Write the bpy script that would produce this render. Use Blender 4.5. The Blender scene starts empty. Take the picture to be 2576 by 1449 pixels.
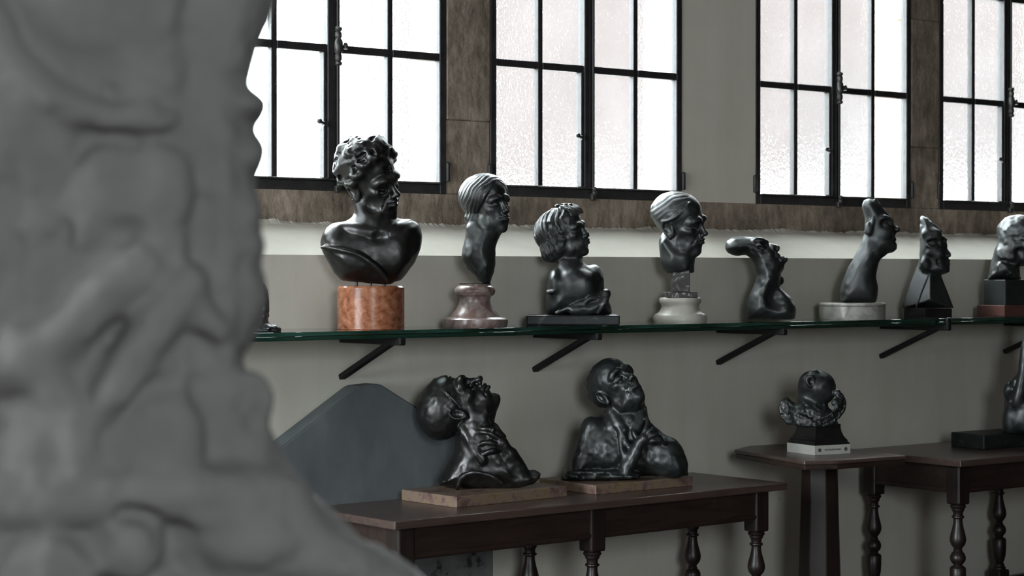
import bpy, bmesh, math, random
import numpy as np
from mathutils import Vector, Matrix

# ------------------------------------------------------------------ camera
scene = bpy.context.scene
COL = scene.collection
FPX, CX, CY = 4900.0, 1288.0, 724.5
HOR, VPX = 688.0, 7700.0
CAMH, CAMD = 1.58, 6.0
TH = math.atan2(VPX - CX, FPX)
PITCH = math.atan2(CY - HOR, FPX)
FW = np.array([math.cos(TH) * math.cos(PITCH), math.sin(TH) * math.cos(PITCH), -math.sin(PITCH)])
RT = np.array([math.sin(TH), -math.cos(TH), 0.0])
UP = np.cross(RT, FW)
CP = np.array([0.0, -CAMD, CAMH])

cam_data = bpy.data.cameras.new('camera')
cam = bpy.data.objects.new('camera', cam_data)
COL.objects.link(cam)
cam.matrix_world = Matrix([[RT[0], UP[0], -FW[0], CP[0]], [RT[1], UP[1], -FW[1], CP[1]],
                           [RT[2], UP[2], -FW[2], CP[2]], [0, 0, 0, 1]])
cam_data.sensor_width = 36.0
cam_data.lens = FPX / 2576.0 * 36.0
cam_data.clip_end = 200
cam_data.dof.use_dof = True
cam_data.dof.focus_distance = 7.1
cam_data.dof.aperture_fstop = 4.8
scene.camera = cam
scene.cycles.max_bounces = 9; scene.cycles.diffuse_bounces = 3; scene.cycles.glossy_bounces = 3; scene.cycles.transmission_bounces = 8

# ------------------------------------------------------------------ world, daylight, exposure
world = bpy.data.worlds.new('overcast_sky')
scene.world = world
world.use_nodes = True
bg = world.node_tree.nodes['Background']
bg.inputs[0].default_value = (0.90, 0.96, 1.0, 1)
bg.inputs[1].default_value = 1.0
# overcast sky: zenith about three times the horizon
wn = world.node_tree
_tc = wn.nodes.new('ShaderNodeTexCoord'); _sx = wn.nodes.new('ShaderNodeSeparateXYZ'); _mr = wn.nodes.new('ShaderNodeMapRange')
wn.links.new(_tc.outputs['Generated'], _sx.inputs[0]); wn.links.new(_sx.outputs['Z'], _mr.inputs['Value'])
_mr.inputs['From Min'].default_value = 0.0; _mr.inputs['From Max'].default_value = 1.0
_mr.inputs['To Min'].default_value = 12.0; _mr.inputs['To Max'].default_value = 38.0
wn.links.new(_mr.outputs[0], bg.inputs[1])

def daylight(name, loc, target, sx, sy, power, color=(0.92, 0.97, 1.0)):
    l = bpy.data.lights.new(name, 'AREA')
    l.shape = 'RECTANGLE'; l.size = sx; l.size_y = sy; l.energy = power; l.color = color
    o = bpy.data.objects.new(name, l); COL.objects.link(o)
    o.location = loc
    o.rotation_euler = (Vector(target) - Vector(loc)).to_track_quat('-Z', 'Y').to_euler()
    return o
# daylight entering by the tall window opening of the end wall: the sky itself, guided by a portal
_p = daylight('daylight_end_window', (-3.1, -1.75, 2.6), (2.0, -1.75, 2.6), 2.6, 3.0, 1)
_p.data.cycles.is_portal = True
# and by the smaller opening in the wall behind the photographer
_p = daylight('daylight_front_window', (-.6, -9.1, 2.6), (-.6, -4.0, 2.6), 2.0, 2.0, 1)
_p.data.cycles.is_portal = True

vs = scene.view_settings
vs.view_transform = 'Standard'; vs.look = 'None'; vs.gamma = 1.0; vs.use_curve_mapping = False
vs.exposure = 0.33

# ------------------------------------------------------------------ pixel helpers
def ray(x, y):
    return FW + RT * (x - CX) / FPX - UP * (y - CY) / FPX
def onz(x, y, z):
    d = ray(x, y); return CP + d * ((z - CAMH) / d[2])
def ony(x, y, Y):
    d = ray(x, y); return CP + d * ((Y + CAMD) / d[1])
def atdist(x, y, z):
    return CP + ray(x, y) * z
def proj(p):
    v = np.array(p) - CP; Z = v @ FW
    return CX + FPX * (v @ RT) / Z, CY - FPX * (v @ UP) / Z
def pxm(p):
    return FPX / ((np.array(p) - CP) @ FW)

# ------------------------------------------------------------------ materials
MATS = {}
def newmat(name):
    m = bpy.data.materials.new(name); m.use_nodes = True
    MATS[name] = m
    nt = m.node_tree
    return m, nt, nt.nodes['Principled BSDF']
def nd(nt, t, **kw):
    n = nt.nodes.new(t)
    for k, v in kw.items():
        if k.startswith('i_'):
            n.inputs[k[2:].replace('_', ' ')].default_value = v
        else:
            setattr(n, k, v)
    return n
def ramp(nt, stops, fac):
    r = nt.nodes.new('ShaderNodeValToRGB')
    e = r.color_ramp.elements
    while len(e) < len(stops): e.new(0.5)
    for i, (p, c) in enumerate(stops):
        e[i].position = p; e[i].color = (*c, 1) if len(c) == 3 else c
    nt.links.new(fac, r.inputs[0])
    return r
def coords(nt, scale=(1, 1, 1), kind='Object'):
    tc = nt.nodes.new('ShaderNodeTexCoord'); mp = nt.nodes.new('ShaderNodeMapping')
    mp.inputs['Scale'].default_value = scale
    nt.links.new(tc.outputs[kind], mp.inputs[0])
    return mp.outputs[0]
def noise(nt, vec, scale, detail=4, rough=0.55, dist=0.0):
    n = nd(nt, 'ShaderNodeTexNoise')
    n.inputs['Scale'].default_value = scale; n.inputs['Detail'].default_value = detail
    n.inputs['Roughness'].default_value = rough; n.inputs['Distortion'].default_value = dist
    nt.links.new(vec, n.inputs['Vector'])
    return n.outputs['Fac']
def bump(nt, bsdf, height, strength=0.3, dist=0.01):
    b = nd(nt, 'ShaderNodeBump'); b.inputs['Strength'].default_value = strength
    b.inputs['Distance'].default_value = dist
    nt.links.new(height, b.inputs['Height']); nt.links.new(b.outputs[0], bsdf.inputs['Normal'])
def mixc(nt, fac, a, b, mode='MIX'):
    m = nd(nt, 'ShaderNodeMix', data_type='RGBA', blend_type=mode)
    for sock, v in ((m.inputs['Factor'], fac), (m.inputs['A'], a), (m.inputs['B'], b)):
        pass
    ins = [s for s in m.inputs if s.enabled]
    for s, v in zip(ins, (fac, a, b)):
        if hasattr(v, 'links') or isinstance(v, bpy.types.NodeSocket): nt.links.new(v, s)
        else: s.default_value = v if not isinstance(v, tuple) or len(v) == 4 else (*v, 1)
    return [s for s in m.outputs if s.enabled][0]

def mat_noise(name, stops, scale=6, rough=0.6, detail=6, bumps=0.15, bscale=60, stretch=(1, 1, 1), spec=0.5, metal=0.0, dist=0.0, bdist=0.004, nrough=0.6):
    m, nt, b = newmat(name)
    v = coords(nt, stretch)
    n = noise(nt, v, scale, detail, nrough, dist)
    r = ramp(nt, stops, n)
    nt.links.new(r.outputs[0], b.inputs['Base Color'])
    b.inputs['Roughness'].default_value = rough
    b.inputs['Specular IOR Level'].default_value = spec
    b.inputs['Metallic'].default_value = metal
    if bumps: bump(nt, b, noise(nt, v, bscale, 4), bumps, bdist)
    return m

# dark patinated bronzes
def bronze(name, dark, light, rough, green=0.0, spec=0.6):
    m, nt, b = newmat(name)
    v = coords(nt)
    n = noise(nt, v, 9, 5, 0.6)
    r = ramp(nt, [(0.35, dark), (0.7, light)], n)
    nt.links.new(r.outputs[0], b.inputs['Base Color'])
    b.inputs['Metallic'].default_value = 0.35
    b.inputs['Specular IOR Level'].default_value = spec
    rr = ramp(nt, [(0.3, (rough - .07,) * 3), (0.75, (rough + .12,) * 3)], noise(nt, v, 22, 4))
    nt.links.new(rr.outputs[0], b.inputs['Roughness'])
    bump(nt, b, noise(nt, v, 55, 5), 0.10, 0.004)
    return m
BR_BLACK = bronze('bronze_black_patina', (.008, .0083, .008), (.017, .0172, .0165), .36, spec=.9)
BR_GREEN = bronze('bronze_green_patina', (.012, .0155, .0152), (.027, .034, .033), .41, spec=1.0)
BR_DULL = bronze('bronze_dull_patina', (.014, .0172, .017), (.030, .0365, .036), .48, spec=.9)

# wall plaster: off-white limewash with soft stains and faint vertical streaks
m, nt, b = newmat('limewashed_plaster')
v = coords(nt); vs_ = coords(nt, (4, 4, .35))
n1 = noise(nt, v, 1.1, 5, .6); n2 = noise(nt, vs_, 2.2, 3, .6); n3 = noise(nt, v, 30, 4)
c1 = ramp(nt, [(0.3, (.62, .60, .52)), (0.7, (.74, .72, .635))], n1)
c2 = ramp(nt, [(0.2, (.90, .89, .865)), (0.6, (1, 1, 1))], n2)
cm = mixc(nt, .8, c1.outputs[0], c2.outputs[0], 'MULTIPLY')
sp = ramp(nt, [(0.0, (.25, .23, .2)), (0.022, (1, 1, 1))], (lambda vo: vo)(nd(nt, 'ShaderNodeTexVoronoi').outputs['Distance']))
vor = sp.inputs[0].links[0].from_node; vor.inputs['Scale'].default_value = 3.2; nt.links.new(v, vor.inputs['Vector'])
cm2 = mixc(nt, .7, cm, sp.outputs[0], 'MULTIPLY')
nt.links.new(cm2, b.inputs['Base Color']); b.inputs['Roughness'].default_value = .85
bump(nt, b, n3, .18, .004)
PLASTER = m
# weathered stone of the window surrounds
m, nt, b = newmat('weathered_stone')
v = coords(nt); vst = coords(nt, (3, 3, 1))
a1 = noise(nt, v, 3.0, 8, .68); a2 = noise(nt, vst, 9, 6, .7); a3 = noise(nt, v, 45, 5, .6)
c1 = ramp(nt, [(.3, (.15, .123, .093)), (.48, (.29, .237, .182)), (.62, (.42, .347, .28)), (.78, (.23, .217, .175))], a1)
c2 = ramp(nt, [(.32, (.35, .335, .31)), (.6, (1, 1, 1))], a2)
nt.links.new(mixc(nt, .85, c1.outputs[0], c2.outputs[0], 'MULTIPLY'), b.inputs['Base Color'])
b.inputs['Roughness'].default_value = .9
bump(nt, b, a3, .5, .008)
STONE = m
SLATE = mat_noise('slate_paint', [(.3, (.085, .10, .105)), (.6, (.14, .16, .165)), (.8, (.20, .22, .22))], 4.5, .8, 7, .25, 25, stretch=(1, 1, .6))
CONCRETE = mat_noise('pitted_plinth', [(.33, (.02, .02, .02)), (.4, (.10, .105, .10)), (.7, (.15, .155, .15))], 14, .9, 3, .3, 30)
IRON = mat_noise('black_iron_paint', [(.3, (.016, .016, .018)), (.7, (.032, .031, .032))], 20, .5, 4, .2, 70)
STEEL = mat_noise('worn_iron', [(.3, (.04, .04, .04)), (.7, (.11, .108, .105))], 30, .45, 4, .2, 80, metal=.6)
BRKT = mat_noise('bracket_black', [(.3, (.006, .006, .006)), (.7, (.011, .0105, .0105))], 20, .6, 3, .1, 60, spec=.3)
def wood(name, stops, rough, sx=(1.2, 14, 14), coat=.25):
    m, nt, b = newmat(name)
    v = coords(nt, sx)
    n = noise(nt, v, 4, 7, .6, .4)
    r = ramp(nt, stops, n)
    nt.links.new(r.outputs[0], b.inputs['Base Color'])
    b.inputs['Roughness'].default_value = rough
    b.inputs['Coat Weight'].default_value = coat; b.inputs['Coat Roughness'].default_value = .3
    bump(nt, b, n, .08, .003)
    return m
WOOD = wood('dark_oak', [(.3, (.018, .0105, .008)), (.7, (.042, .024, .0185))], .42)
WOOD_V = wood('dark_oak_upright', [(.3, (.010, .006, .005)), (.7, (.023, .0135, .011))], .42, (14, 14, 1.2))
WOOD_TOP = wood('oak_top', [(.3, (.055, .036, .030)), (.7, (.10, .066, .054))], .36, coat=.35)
REDWOOD = wood('red_wood', [(.3, (.06, .022, .016)), (.7, (.11, .045, .034))], .45)
BLACKLAC = mat_noise('black_lacquer', [(.3, (.006, .006, .006)), (.7, (.010, .010, .010))], 10, .22, 3, 0)
BLACKSTONE = mat_noise('black_marble', [(.3, (.010, .012, .012)), (.66, (.022, .026, .025)), (.78, (.20, .22, .2))], 16, .42, 7, 0, dist=1.5, spec=.25)
M_ROSSO = mat_noise('rosso_marble', [(.32, (.14, .048, .024)), (.46, (.28, .105, .052)), (.58, (.36, .15, .08)), (.72, (.46, .25, .16))], 42, .25, 8, 0, dist=.3, spec=.35)
M_BRECCIA = mat_noise('breccia_marble', [(.28, (.09, .05, .043)), (.45, (.19, .125, .11)), (.6, (.30, .25, .23)), (.75, (.13, .08, .07))], 20, .28, 8, 0, dist=1.2)
M_WHITE = mat_noise('cream_marble', [(.3, (.40, .385, .33)), (.7, (.58, .565, .50))], 9, .35, 6, 0)
M_GREY = mat_noise('grey_marble', [(.3, (.16, .155, .135)), (.5, (.33, .325, .29)), (.75, (.46, .45, .41))], 16, .3, 9, 0, dist=1.6)
M_DARKV = mat_noise('veined_dark_marble', [(.40, (.022, .02, .02)), (.53, (.05, .045, .043)), (.60, (.38, .36, .34)), (.66, (.06, .05, .05))], 17, .3, 6, 0, dist=2.5, spec=.25)
M_OCHRE = mat_noise('ochre_marble', [(.28, (.045, .022, .02)), (.42, (.14, .082, .07)), (.52, (.23, .165, .13)), (.60, (.23, .172, .092)), (.72, (.10, .055, .05))], 16, .4, 9, .1, 40, dist=.3, nrough=.75)
M_INSCR = mat_noise('inscribed_marble', [(.3, (.40, .40, .36)), (.7, (.54, .54, .50))], 8, .4, 6, 0)
INK = mat_noise('ink', [(.3, (.06, .06, .055)), (.7, (.09, .09, .08))], 30, .7, 2, 0)
CARVED = mat_noise('carved_limestone', [(.25, (.10, .099, .093)), (.5, (.125, .123, .117)), (.75, (.15, .148, .141))], 9, .85, 8, .3, 40, bdist=.006)
PANEL = mat_noise('dark_panelling', [(.3, (.045, .032, .024)), (.7, (.09, .065, .05))], 5, .6, 6, .1, 30, stretch=(4, 4, .5))
FLOORM = mat_noise('floor_boards', [(.3, (.03, .022, .017)), (.7, (.06, .043, .032))], 5, .5, 6, .1, 30, stretch=(1, 8, 1))
CEILM = mat_noise('ceiling_timber', [(.3, (.07, .055, .045)), (.7, (.11, .088, .07))], 3, .9, 5, .1, 30)
PINKWALL = mat_noise('pink_render', [(.3, (.022, .0155, .0137)), (.7, (.031, .0222, .0197))], 1.2, .9, 5, 0)
DARKGREY = mat_noise('grey_shutter', [(.3, (.022, .02, .02)), (.7, (.03, .028, .028))], 3, .8, 3, 0)
YARD = mat_noise('gravel', [(.3, (.20, .19, .18)), (.7, (.28, .27, .25))], 4, .95, 6, 0)
LIMEW = mat_noise('house_limewash', [(.3, (.17, .17, .17)), (.7, (.22, .22, .22))], 4, .95, 6, 0)
LEAF = mat_noise('hedge_green', [(.3, (.10, .16, .11)), (.7, (.22, .30, .22))], 6, .8, 6, 0)

# textured (obscured) window glass: part of the light scatters in the dusty surface, part is bent by the ripple
def obscure(name, tex_scale, rough, bstr, dust):
    m, nt, b = newmat(name)
    nt.nodes.remove(b)
    out = nt.nodes['Material Output']
    v = coords(nt, (1, 1, .7))
    g = nd(nt, 'ShaderNodeBsdfRefraction'); g.inputs['IOR'].default_value = 1.2; g.inputs['Roughness'].default_value = rough
    g.inputs['Color'].default_value = (.97, .985, .985, 1)
    tr = nd(nt, 'ShaderNodeBsdfTranslucent'); tr.inputs['Color'].default_value = (.93, .95, .96, 1)
    gl = nd(nt, 'ShaderNodeBsdfGlossy'); gl.inputs['Roughness'].default_value = .15
    m1 = nd(nt, 'ShaderNodeMixShader'); m2 = nd(nt, 'ShaderNodeMixShader'); m2.inputs[0].default_value = .05
    bp = nd(nt, 'ShaderNodeBump'); bp.inputs['Strength'].default_value = bstr; bp.inputs['Distance'].default_value = .006
    nt.links.new(noise(nt, v, tex_scale, 2, .5, .6), bp.inputs['Height'])
    for s in (g, gl): nt.links.new(bp.outputs[0], s.inputs['Normal'])
    dr = ramp(nt, [(.3, (dust * .3,) * 3), (.7, (dust * 1.7,) * 3)], noise(nt, v, 2.5, 4))
    nt.links.new(dr.outputs[0], m1.inputs[0]); nt.links.new(g.outputs[0], m1.inputs[1]); nt.links.new(tr.outputs[0], m1.inputs[2])
    nt.links.new(m1.outputs[0], m2.inputs[1]); nt.links.new(gl.outputs[0], m2.inputs[2])
    nt.links.new(m2.outputs[0], out.inputs['Surface'])
    return m
PANE = obscure('obscured_glass', 85, .10, .5, .008)
# clear shelf glass, green through its thickness
m, nt, b = newmat('green_plate_glass')
b.inputs['Transmission Weight'].default_value = 1.0; b.inputs['Roughness'].default_value = .02
b.inputs['IOR'].default_value = 1.5; b.inputs['Base Color'].default_value = (.97, 1, .985, 1)
va = nd(nt, 'ShaderNodeVolumeAbsorption'); va.inputs[0].default_value = (.0, .78, .70, 1); va.inputs[1].default_value = 3.2
nt.links.new(va.outputs[0], nt.nodes['Material Output'].inputs['Volume'])
SHELFGLASS = m

# ------------------------------------------------------------------ object helpers
def link(name, me, mat=None, parent=None, smooth=False):
    o = bpy.data.objects.new(name, me); COL.objects.link(o)
    if mat is not None:
        me.materials.clear(); me.materials.append(mat)
    if parent is not None: o.parent = parent
    if smooth: me.shade_smooth()
    return o
def empty(name, loc=(0, 0, 0), rz=0.0):
    o = bpy.data.objects.new(name, None); COL.objects.link(o)
    o.location = loc; o.rotation_euler = (0, 0, rz); o.empty_display_size = .05
    return o
def tag(o, label, cat, group=None):
    o['label'] = label; o['category'] = cat
    if group: o['group'] = group
    return o
def structure(o, label=None, cat=None):
    o['kind'] = 'structure'
    if label: o['label'] = label
    if cat: o['category'] = cat
    return o
def mesh_from(name, verts, faces):
    me = bpy.data.meshes.new(name); me.from_pydata([tuple(map(float, p)) for p in verts], [], faces); me.update()
    return me
def bm_mesh(name, bm):
    bmesh.ops.recalc_face_normals(bm, faces=bm.faces)
    me = bpy.data.meshes.new(name); bm.to_mesh(me); bm.free(); return me
def box(name, x0, x1, y0, y1, z0, z1, mat, parent=None, bevel=0.0, seg=2):
    bm = bmesh.new(); bmesh.ops.create_cube(bm, size=1)
    for v in bm.verts:
        v.co = Vector(((x0 + x1) / 2 + v.co.x * (x1 - x0), (y0 + y1) / 2 + v.co.y * (y1 - y0), (z0 + z1) / 2 + v.co.z * (z1 - z0)))
    if bevel: bmesh.ops.bevel(bm, geom=bm.edges[:], offset=bevel, segments=seg, affect='EDGES', profile=.5)
    return link(name, bm_mesh(name, bm), mat, parent)
def prism(name, poly, z0, z1, mat, parent=None, bevel=0.0, seg=2, taper=None):
    """polygon in x,y raised from z0 to z1 (taper: polygon of the top)"""
    bm = bmesh.new(); top = taper or poly
    lo = [bm.verts.new((x, y, z0)) for x, y in poly]; hi = [bm.verts.new((x, y, z1)) for x, y in top]
    bm.faces.new(lo[::-1]); bm.faces.new(hi)
    n = len(poly)
    for i in range(n): bm.faces.new((lo[i], lo[(i + 1) % n], hi[(i + 1) % n], hi[i]))
    if bevel: bmesh.ops.bevel(bm, geom=bm.edges[:], offset=bevel, segments=seg, affect='EDGES', profile=.5)
    return link(name, bm_mesh(name, bm), mat, parent)
def lathe(name, prof, mat, parent=None, seg=40, loc=(0, 0, 0), smooth=True):
    """profile list of (radius, z) from bottom to top; closed by caps"""
    V, Fc = [], []
    for r, z in prof:
        for k in range(seg):
            a = 2 * math.pi * k / seg
            V.append((loc[0] + r * math.cos(a), loc[1] + r * math.sin(a), loc[2] + z))
    n = len(prof)
    for i in range(n - 1):
        for k in range(seg):
            Fc.append((i * seg + k, i * seg + (k + 1) % seg, (i + 1) * seg + (k + 1) % seg, (i + 1) * seg + k))
    Fc.append(tuple(range(seg))[::-1]); Fc.append(tuple((n - 1) * seg + k for k in range(seg)))
    me = mesh_from(name, V, Fc)
    o = link(name, me, mat, parent)
    if smooth:
        me.shade_smooth()
        try: me.set_sharp_from_angle(angle=math.radians(38))
        except Exception: pass
    return o
def bar(name, p, q, w, h, mat, parent=None, upv=(0, 0, 1), bevel=0.0):
    """rectangular bar from p to q, width w (sideways) and height h"""
    p, q = Vector(p), Vector(q); d = (q - p).normalized()
    s = d.cross(Vector(upv)).normalized(); u = s.cross(d)
    bm = bmesh.new(); vs = []
    for c in (p, q):
        for a, b_ in ((-1, -1), (1, -1), (1, 1), (-1, 1)): vs.append(bm.verts.new(c + s * a * w / 2 + u * b_ * h / 2))
    bm.faces.new(vs[0:4][::-1]); bm.faces.new(vs[4:8])
    for i in range(4): bm.faces.new((vs[i], vs[(i + 1) % 4], vs[4 + (i + 1) % 4], vs[4 + i]))
    if bevel: bmesh.ops.bevel(bm, geom=bm.edges[:], offset=bevel, segments=2, affect='EDGES')
    return link(name, bm_mesh(name, bm), mat, parent)

# ------------------------------------------------------------------ sculpting: smooth distance fields turned into meshes
_rng = np.random.default_rng(7)
_LAT = _rng.random((32, 32, 32)).astype(np.float32) * 2 - 1
def vnoise(x, y, z):
    xi, yi, zi = np.floor(x).astype(np.int32), np.floor(y).astype(np.int32), np.floor(z).astype(np.int32)
    fx, fy, fz = x - xi, y - yi, z - zi
    fx = fx * fx * (3 - 2 * fx); fy = fy * fy * (3 - 2 * fy); fz = fz * fz * (3 - 2 * fz)
    o = 0
    for a in (0, 1):
        for b_ in (0, 1):
            for c in (0, 1):
                w = (fx if a else 1 - fx) * (fy if b_ else 1 - fy) * (fz if c else 1 - fz)
                o = o + w * _LAT[(xi + a) & 31, (yi + b_) & 31, (zi + c) & 31]
    return o

def arc(pts, n=6):
    """smooth curve through 3-D points"""
    P = np.array(pts, float)
    if len(P) < 3: return [tuple(p) for p in P]
    out = []
    Q = np.vstack([2 * P[0] - P[1], P, 2 * P[-1] - P[-2]])
    for i in range(1, len(Q) - 2):
        for t in np.linspace(0, 1, n, endpoint=False):
            a, b_, c, d = Q[i - 1], Q[i], Q[i + 1], Q[i + 2]
            out.append(.5 * ((2 * b_) + (c - a) * t + (2 * a - 5 * b_ + 4 * c - d) * t * t + (3 * b_ - a - 3 * c + d) * t ** 3))
    out.append(P[-1])
    return [tuple(p) for p in out]

class Clay:
    """grid in photo pixels: x right, y down, w towards the viewer"""
    def __init__(s, x0, x1, y0, y1, w0, w1, h=2.0):
        s.h = h; s.o = np.array([x0, y0, w0], float)
        s.n = [int((b - a) / h) + 1 for a, b in ((x0, x1), (y0, y1), (w0, w1))]
        s.ax = [(s.o[i] + h * np.arange(s.n[i])).astype(np.float32) for i in range(3)]
        s.V = np.full(s.n, 60.0, np.float32)
    def win(s, lo, hi, pad):
        sl = []
        for i in range(3):
            a = max(0, int((lo[i] - pad - s.o[i]) / s.h)); b_ = min(s.n[i], int((hi[i] + pad - s.o[i]) / s.h) + 2)
            if b_ <= a: return None, None
            sl.append(slice(a, b_))
        g = (s.ax[0][sl[0]][:, None, None], s.ax[1][sl[1]][None, :, None], s.ax[2][sl[2]][None, None, :])
        return tuple(sl), g
    def blend(s, sl, d, k, mode):
        V = s.V[sl]
        if mode == 'add':
            if k > 0:
                hh = np.maximum(k - np.abs(V - d), 0) / k; s.V[sl] = np.minimum(V, d) - hh * hh * k * .25
            else: s.V[sl] = np.minimum(V, d)
        else:
            d = -d
            if k > 0:
                hh = np.maximum(k - np.abs(V - d), 0) / k; s.V[sl] = np.maximum(V, d) + hh * hh * k * .25
            else: s.V[sl] = np.maximum(V, d)
    def ell(s, c, r, R=None, k=8, mode='add', noise=None):
        c = np.array(c, float); r = np.array(r, float); m = r.max()
        ext = np.full(3, m) if R is not None else r
        sl, g = s.win(c - ext, c + ext, k + 8)
        if sl is None: return
        x, y, w = g[0] - c[0], g[1] - c[1], g[2] - c[2]
        if R is not None:      # rows of R = local axes
            x, y, w = [R[i][0] * x + R[i][1] * y + R[i][2] * w for i in range(3)]
        q0 = np.sqrt((x / r[0]) ** 2 + (y / r[1]) ** 2 + (w / r[2]) ** 2)
        q1 = np.sqrt((x / r[0] ** 2) ** 2 + (y / r[1] ** 2) ** 2 + (w / r[2] ** 2) ** 2) + 1e-6
        d = q0 * (q0 - 1) / q1
        if noise: d = d + noise[0] * vnoise(g[0] / noise[1] + 3.3 + 0 * d, g[1] / noise[1] + 0 * d, g[2] / noise[1] + 0 * d)
        s.blend(sl, d.astype(np.float32), k, mode)
    def cap(s, a, b_, ra, rb=None, k=6, mode='add'):
        rb = ra if rb is None else rb
        a = np.array(a, float); b_ = np.array(b_, float); m = max(ra, rb)
        sl, g = s.win(np.minimum(a, b_) - m, np.maximum(a, b_) + m, k + 6)
        if sl is None: return
        ab = b_ - a; L = ab @ ab + 1e-9
        px, py, pw = g[0] - a[0], g[1] - a[1], g[2] - a[2]
        t = np.clip((px * ab[0] + py * ab[1] + pw * ab[2]) / L, 0, 1)
        d = np.sqrt((px - t * ab[0]) ** 2 + (py - t * ab[1]) ** 2 + (pw - t * ab[2]) ** 2) - (ra + (rb - ra) * t)
        s.blend(sl, d.astype(np.float32), k, mode)
    def tube(s, pts, r, k=4, mode='add', r1=None, n=5):
        P = arc(pts, n); N = len(P) - 1
        for i in range(N):
            if r1 is None: a = b_ = r
            else: a = r + (r1 - r) * i / N; b_ = r + (r1 - r) * (i + 1) / N
            s.cap(P[i], P[i + 1], a, b_, k, mode)
    def strand(s, pts, r, k=3, mode='add', r1=None, n=5): s.tube(pts, r, k, mode, r1, n)
    def dist2(s, poly, x, y):
        P = np.array(poly, float); d = None; ins = np.zeros(np.broadcast(x, y).shape, bool)
        for i in range(len(P)):
            a, b_ = P[i], P[(i + 1) % len(P)]; e = b_ - a
            t = np.clip(((x - a[0]) * e[0] + (y - a[1]) * e[1]) / (e @ e + 1e-9), 0, 1)
            q = (x - a[0] - t * e[0]) ** 2 + (y - a[1] - t * e[1]) ** 2
            d = q if d is None else np.minimum(d, q)
            if a[1] != b_[1]:
                c = ((a[1] > y) != (b_[1] > y)) & (x < (b_[0] - a[0]) * (y - a[1]) / (b_[1] - a[1]) + a[0])
                ins ^= c
        d = np.sqrt(d); return np.where(ins, d, -d)
    def slab(s, poly, w0, depth, R, k=8, mode='add', pw=2.0):
        """rounded solid with the given outline, half-depth `depth` about w0, edge radius R"""
        P = np.array(poly, float)
        lo = (P[:, 0].min(), P[:, 1].min(), w0 - depth); hi = (P[:, 0].max(), P[:, 1].max(), w0 + depth)
        sl, g = s.win(lo, hi, k + 10)
        if sl is None: return
        d2 = s.dist2(poly, g[0][:, :, 0], g[1][:, :, 0])[:, :, None]
        q = 1 - np.minimum(d2, R) / R
        t = np.abs(g[2] - w0) / depth
        f = ((np.abs(q) ** pw + t ** pw) ** (1 / pw) - 1) * min(R, depth)
        s.blend(sl, f.astype(np.float32), k, mode)
    def cut(s, p, n, k=0):
        """remove everything on the side n points to"""
        n = np.array(n, float); n /= np.linalg.norm(n)
        d = n[0] * (s.ax[0][:, None, None] - p[0]) + n[1] * (s.ax[1][None, :, None] - p[1]) + n[2] * (s.ax[2][None, None, :] - p[2])
        if k:
            hh = np.maximum(k - np.abs(s.V - d), 0) / k; s.V = (np.maximum(s.V, d) + hh * hh * k * .25).astype(np.float32)
        else: s.V = np.maximum(s.V, d).astype(np.float32)
    def rough(s, amp, scale, lo=None, hi=None, pad=0, stretch=(1, 1, 1)):
        lo = s.o if lo is None else lo
        hi = (s.ax[0][-1], s.ax[1][-1], s.ax[2][-1]) if hi is None else hi
        sl, g = s.win(lo, hi, 0)
        V = s.V[sl]; near = np.abs(V) < amp * 2 + 4
        I = np.nonzero(near)
        x = g[0][I[0], 0, 0]; y = g[1][0, I[1], 0]; w = g[2][0, 0, I[2]]
        fade = 1.0
        if pad:
            fade = np.clip(np.minimum.reduce([x - lo[0], hi[0] - x, y - lo[1], hi[1] - y]) / pad, 0, 1)
        V[I] += (amp * fade * vnoise(x / (scale * stretch[0]), y / (scale * stretch[1]), w / (scale * stretch[2]))).astype(np.float32)
        s.V[sl] = V
    def blur(s, it=1):
        for _ in range(it):
            V = s.V
            for ax in range(3):
                A = np.roll(V, 1, ax); B = np.roll(V, -1, ax); V = (A + 2 * V + B) * .25
            s.V = V
    def mesh(s, name, x0, y0, S, w0=0.0):
        V = s.V.copy()
        for ax in range(3):
            i0 = [slice(None)] * 3; i0[ax] = 0; V[tuple(i0)] = np.maximum(V[tuple(i0)], .5)
            i0[ax] = -1; V[tuple(i0)] = np.maximum(V[tuple(i0)], .5)
        ins = V < 0
        nx, ny, nz = V.shape
        acc = np.zeros((nx - 1, ny - 1, nz - 1, 3), np.float32); cnt = np.zeros((nx - 1, ny - 1, nz - 1), np.float32)
        cross = []
        for ax in range(3):
            a = [slice(None)] * 3; b_ = [slice(None)] * 3
            a[ax] = slice(0, -1); b_[ax] = slice(1, None)
            A, B = V[tuple(a)], V[tuple(b_)]
            C = ins[tuple(a)] != ins[tuple(b_)]
            I = np.array(np.nonzero(C)); va = A[C]; vb = B[C]
            t = va / (va - vb)
            cross.append((I, va < 0))
            pos = I.astype(np.float32).T.copy(); pos[:, ax] += t
            o1, o2 = [q for q in range(3) if q != ax]
            for da in (0, -1):
                for db in (0, -1):
                    J = I.copy(); J[o1] += da; J[o2] += db
                    ok = np.ones(J.shape[1], bool)
                    for q in range(3): ok &= (J[q] >= 0) & (J[q] < acc.shape[q])
                    np.add.at(acc, (J[0][ok], J[1][ok], J[2][ok]), pos[ok]); np.add.at(cnt, (J[0][ok], J[1][ok], J[2][ok]), 1)
        act = cnt > 0
        idx = np.full(cnt.shape, -1, np.int64); idx[act] = np.arange(act.sum())
        P = acc[act] / cnt[act][:, None]
        P = P * s.h + s.o
        quads = []
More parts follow.
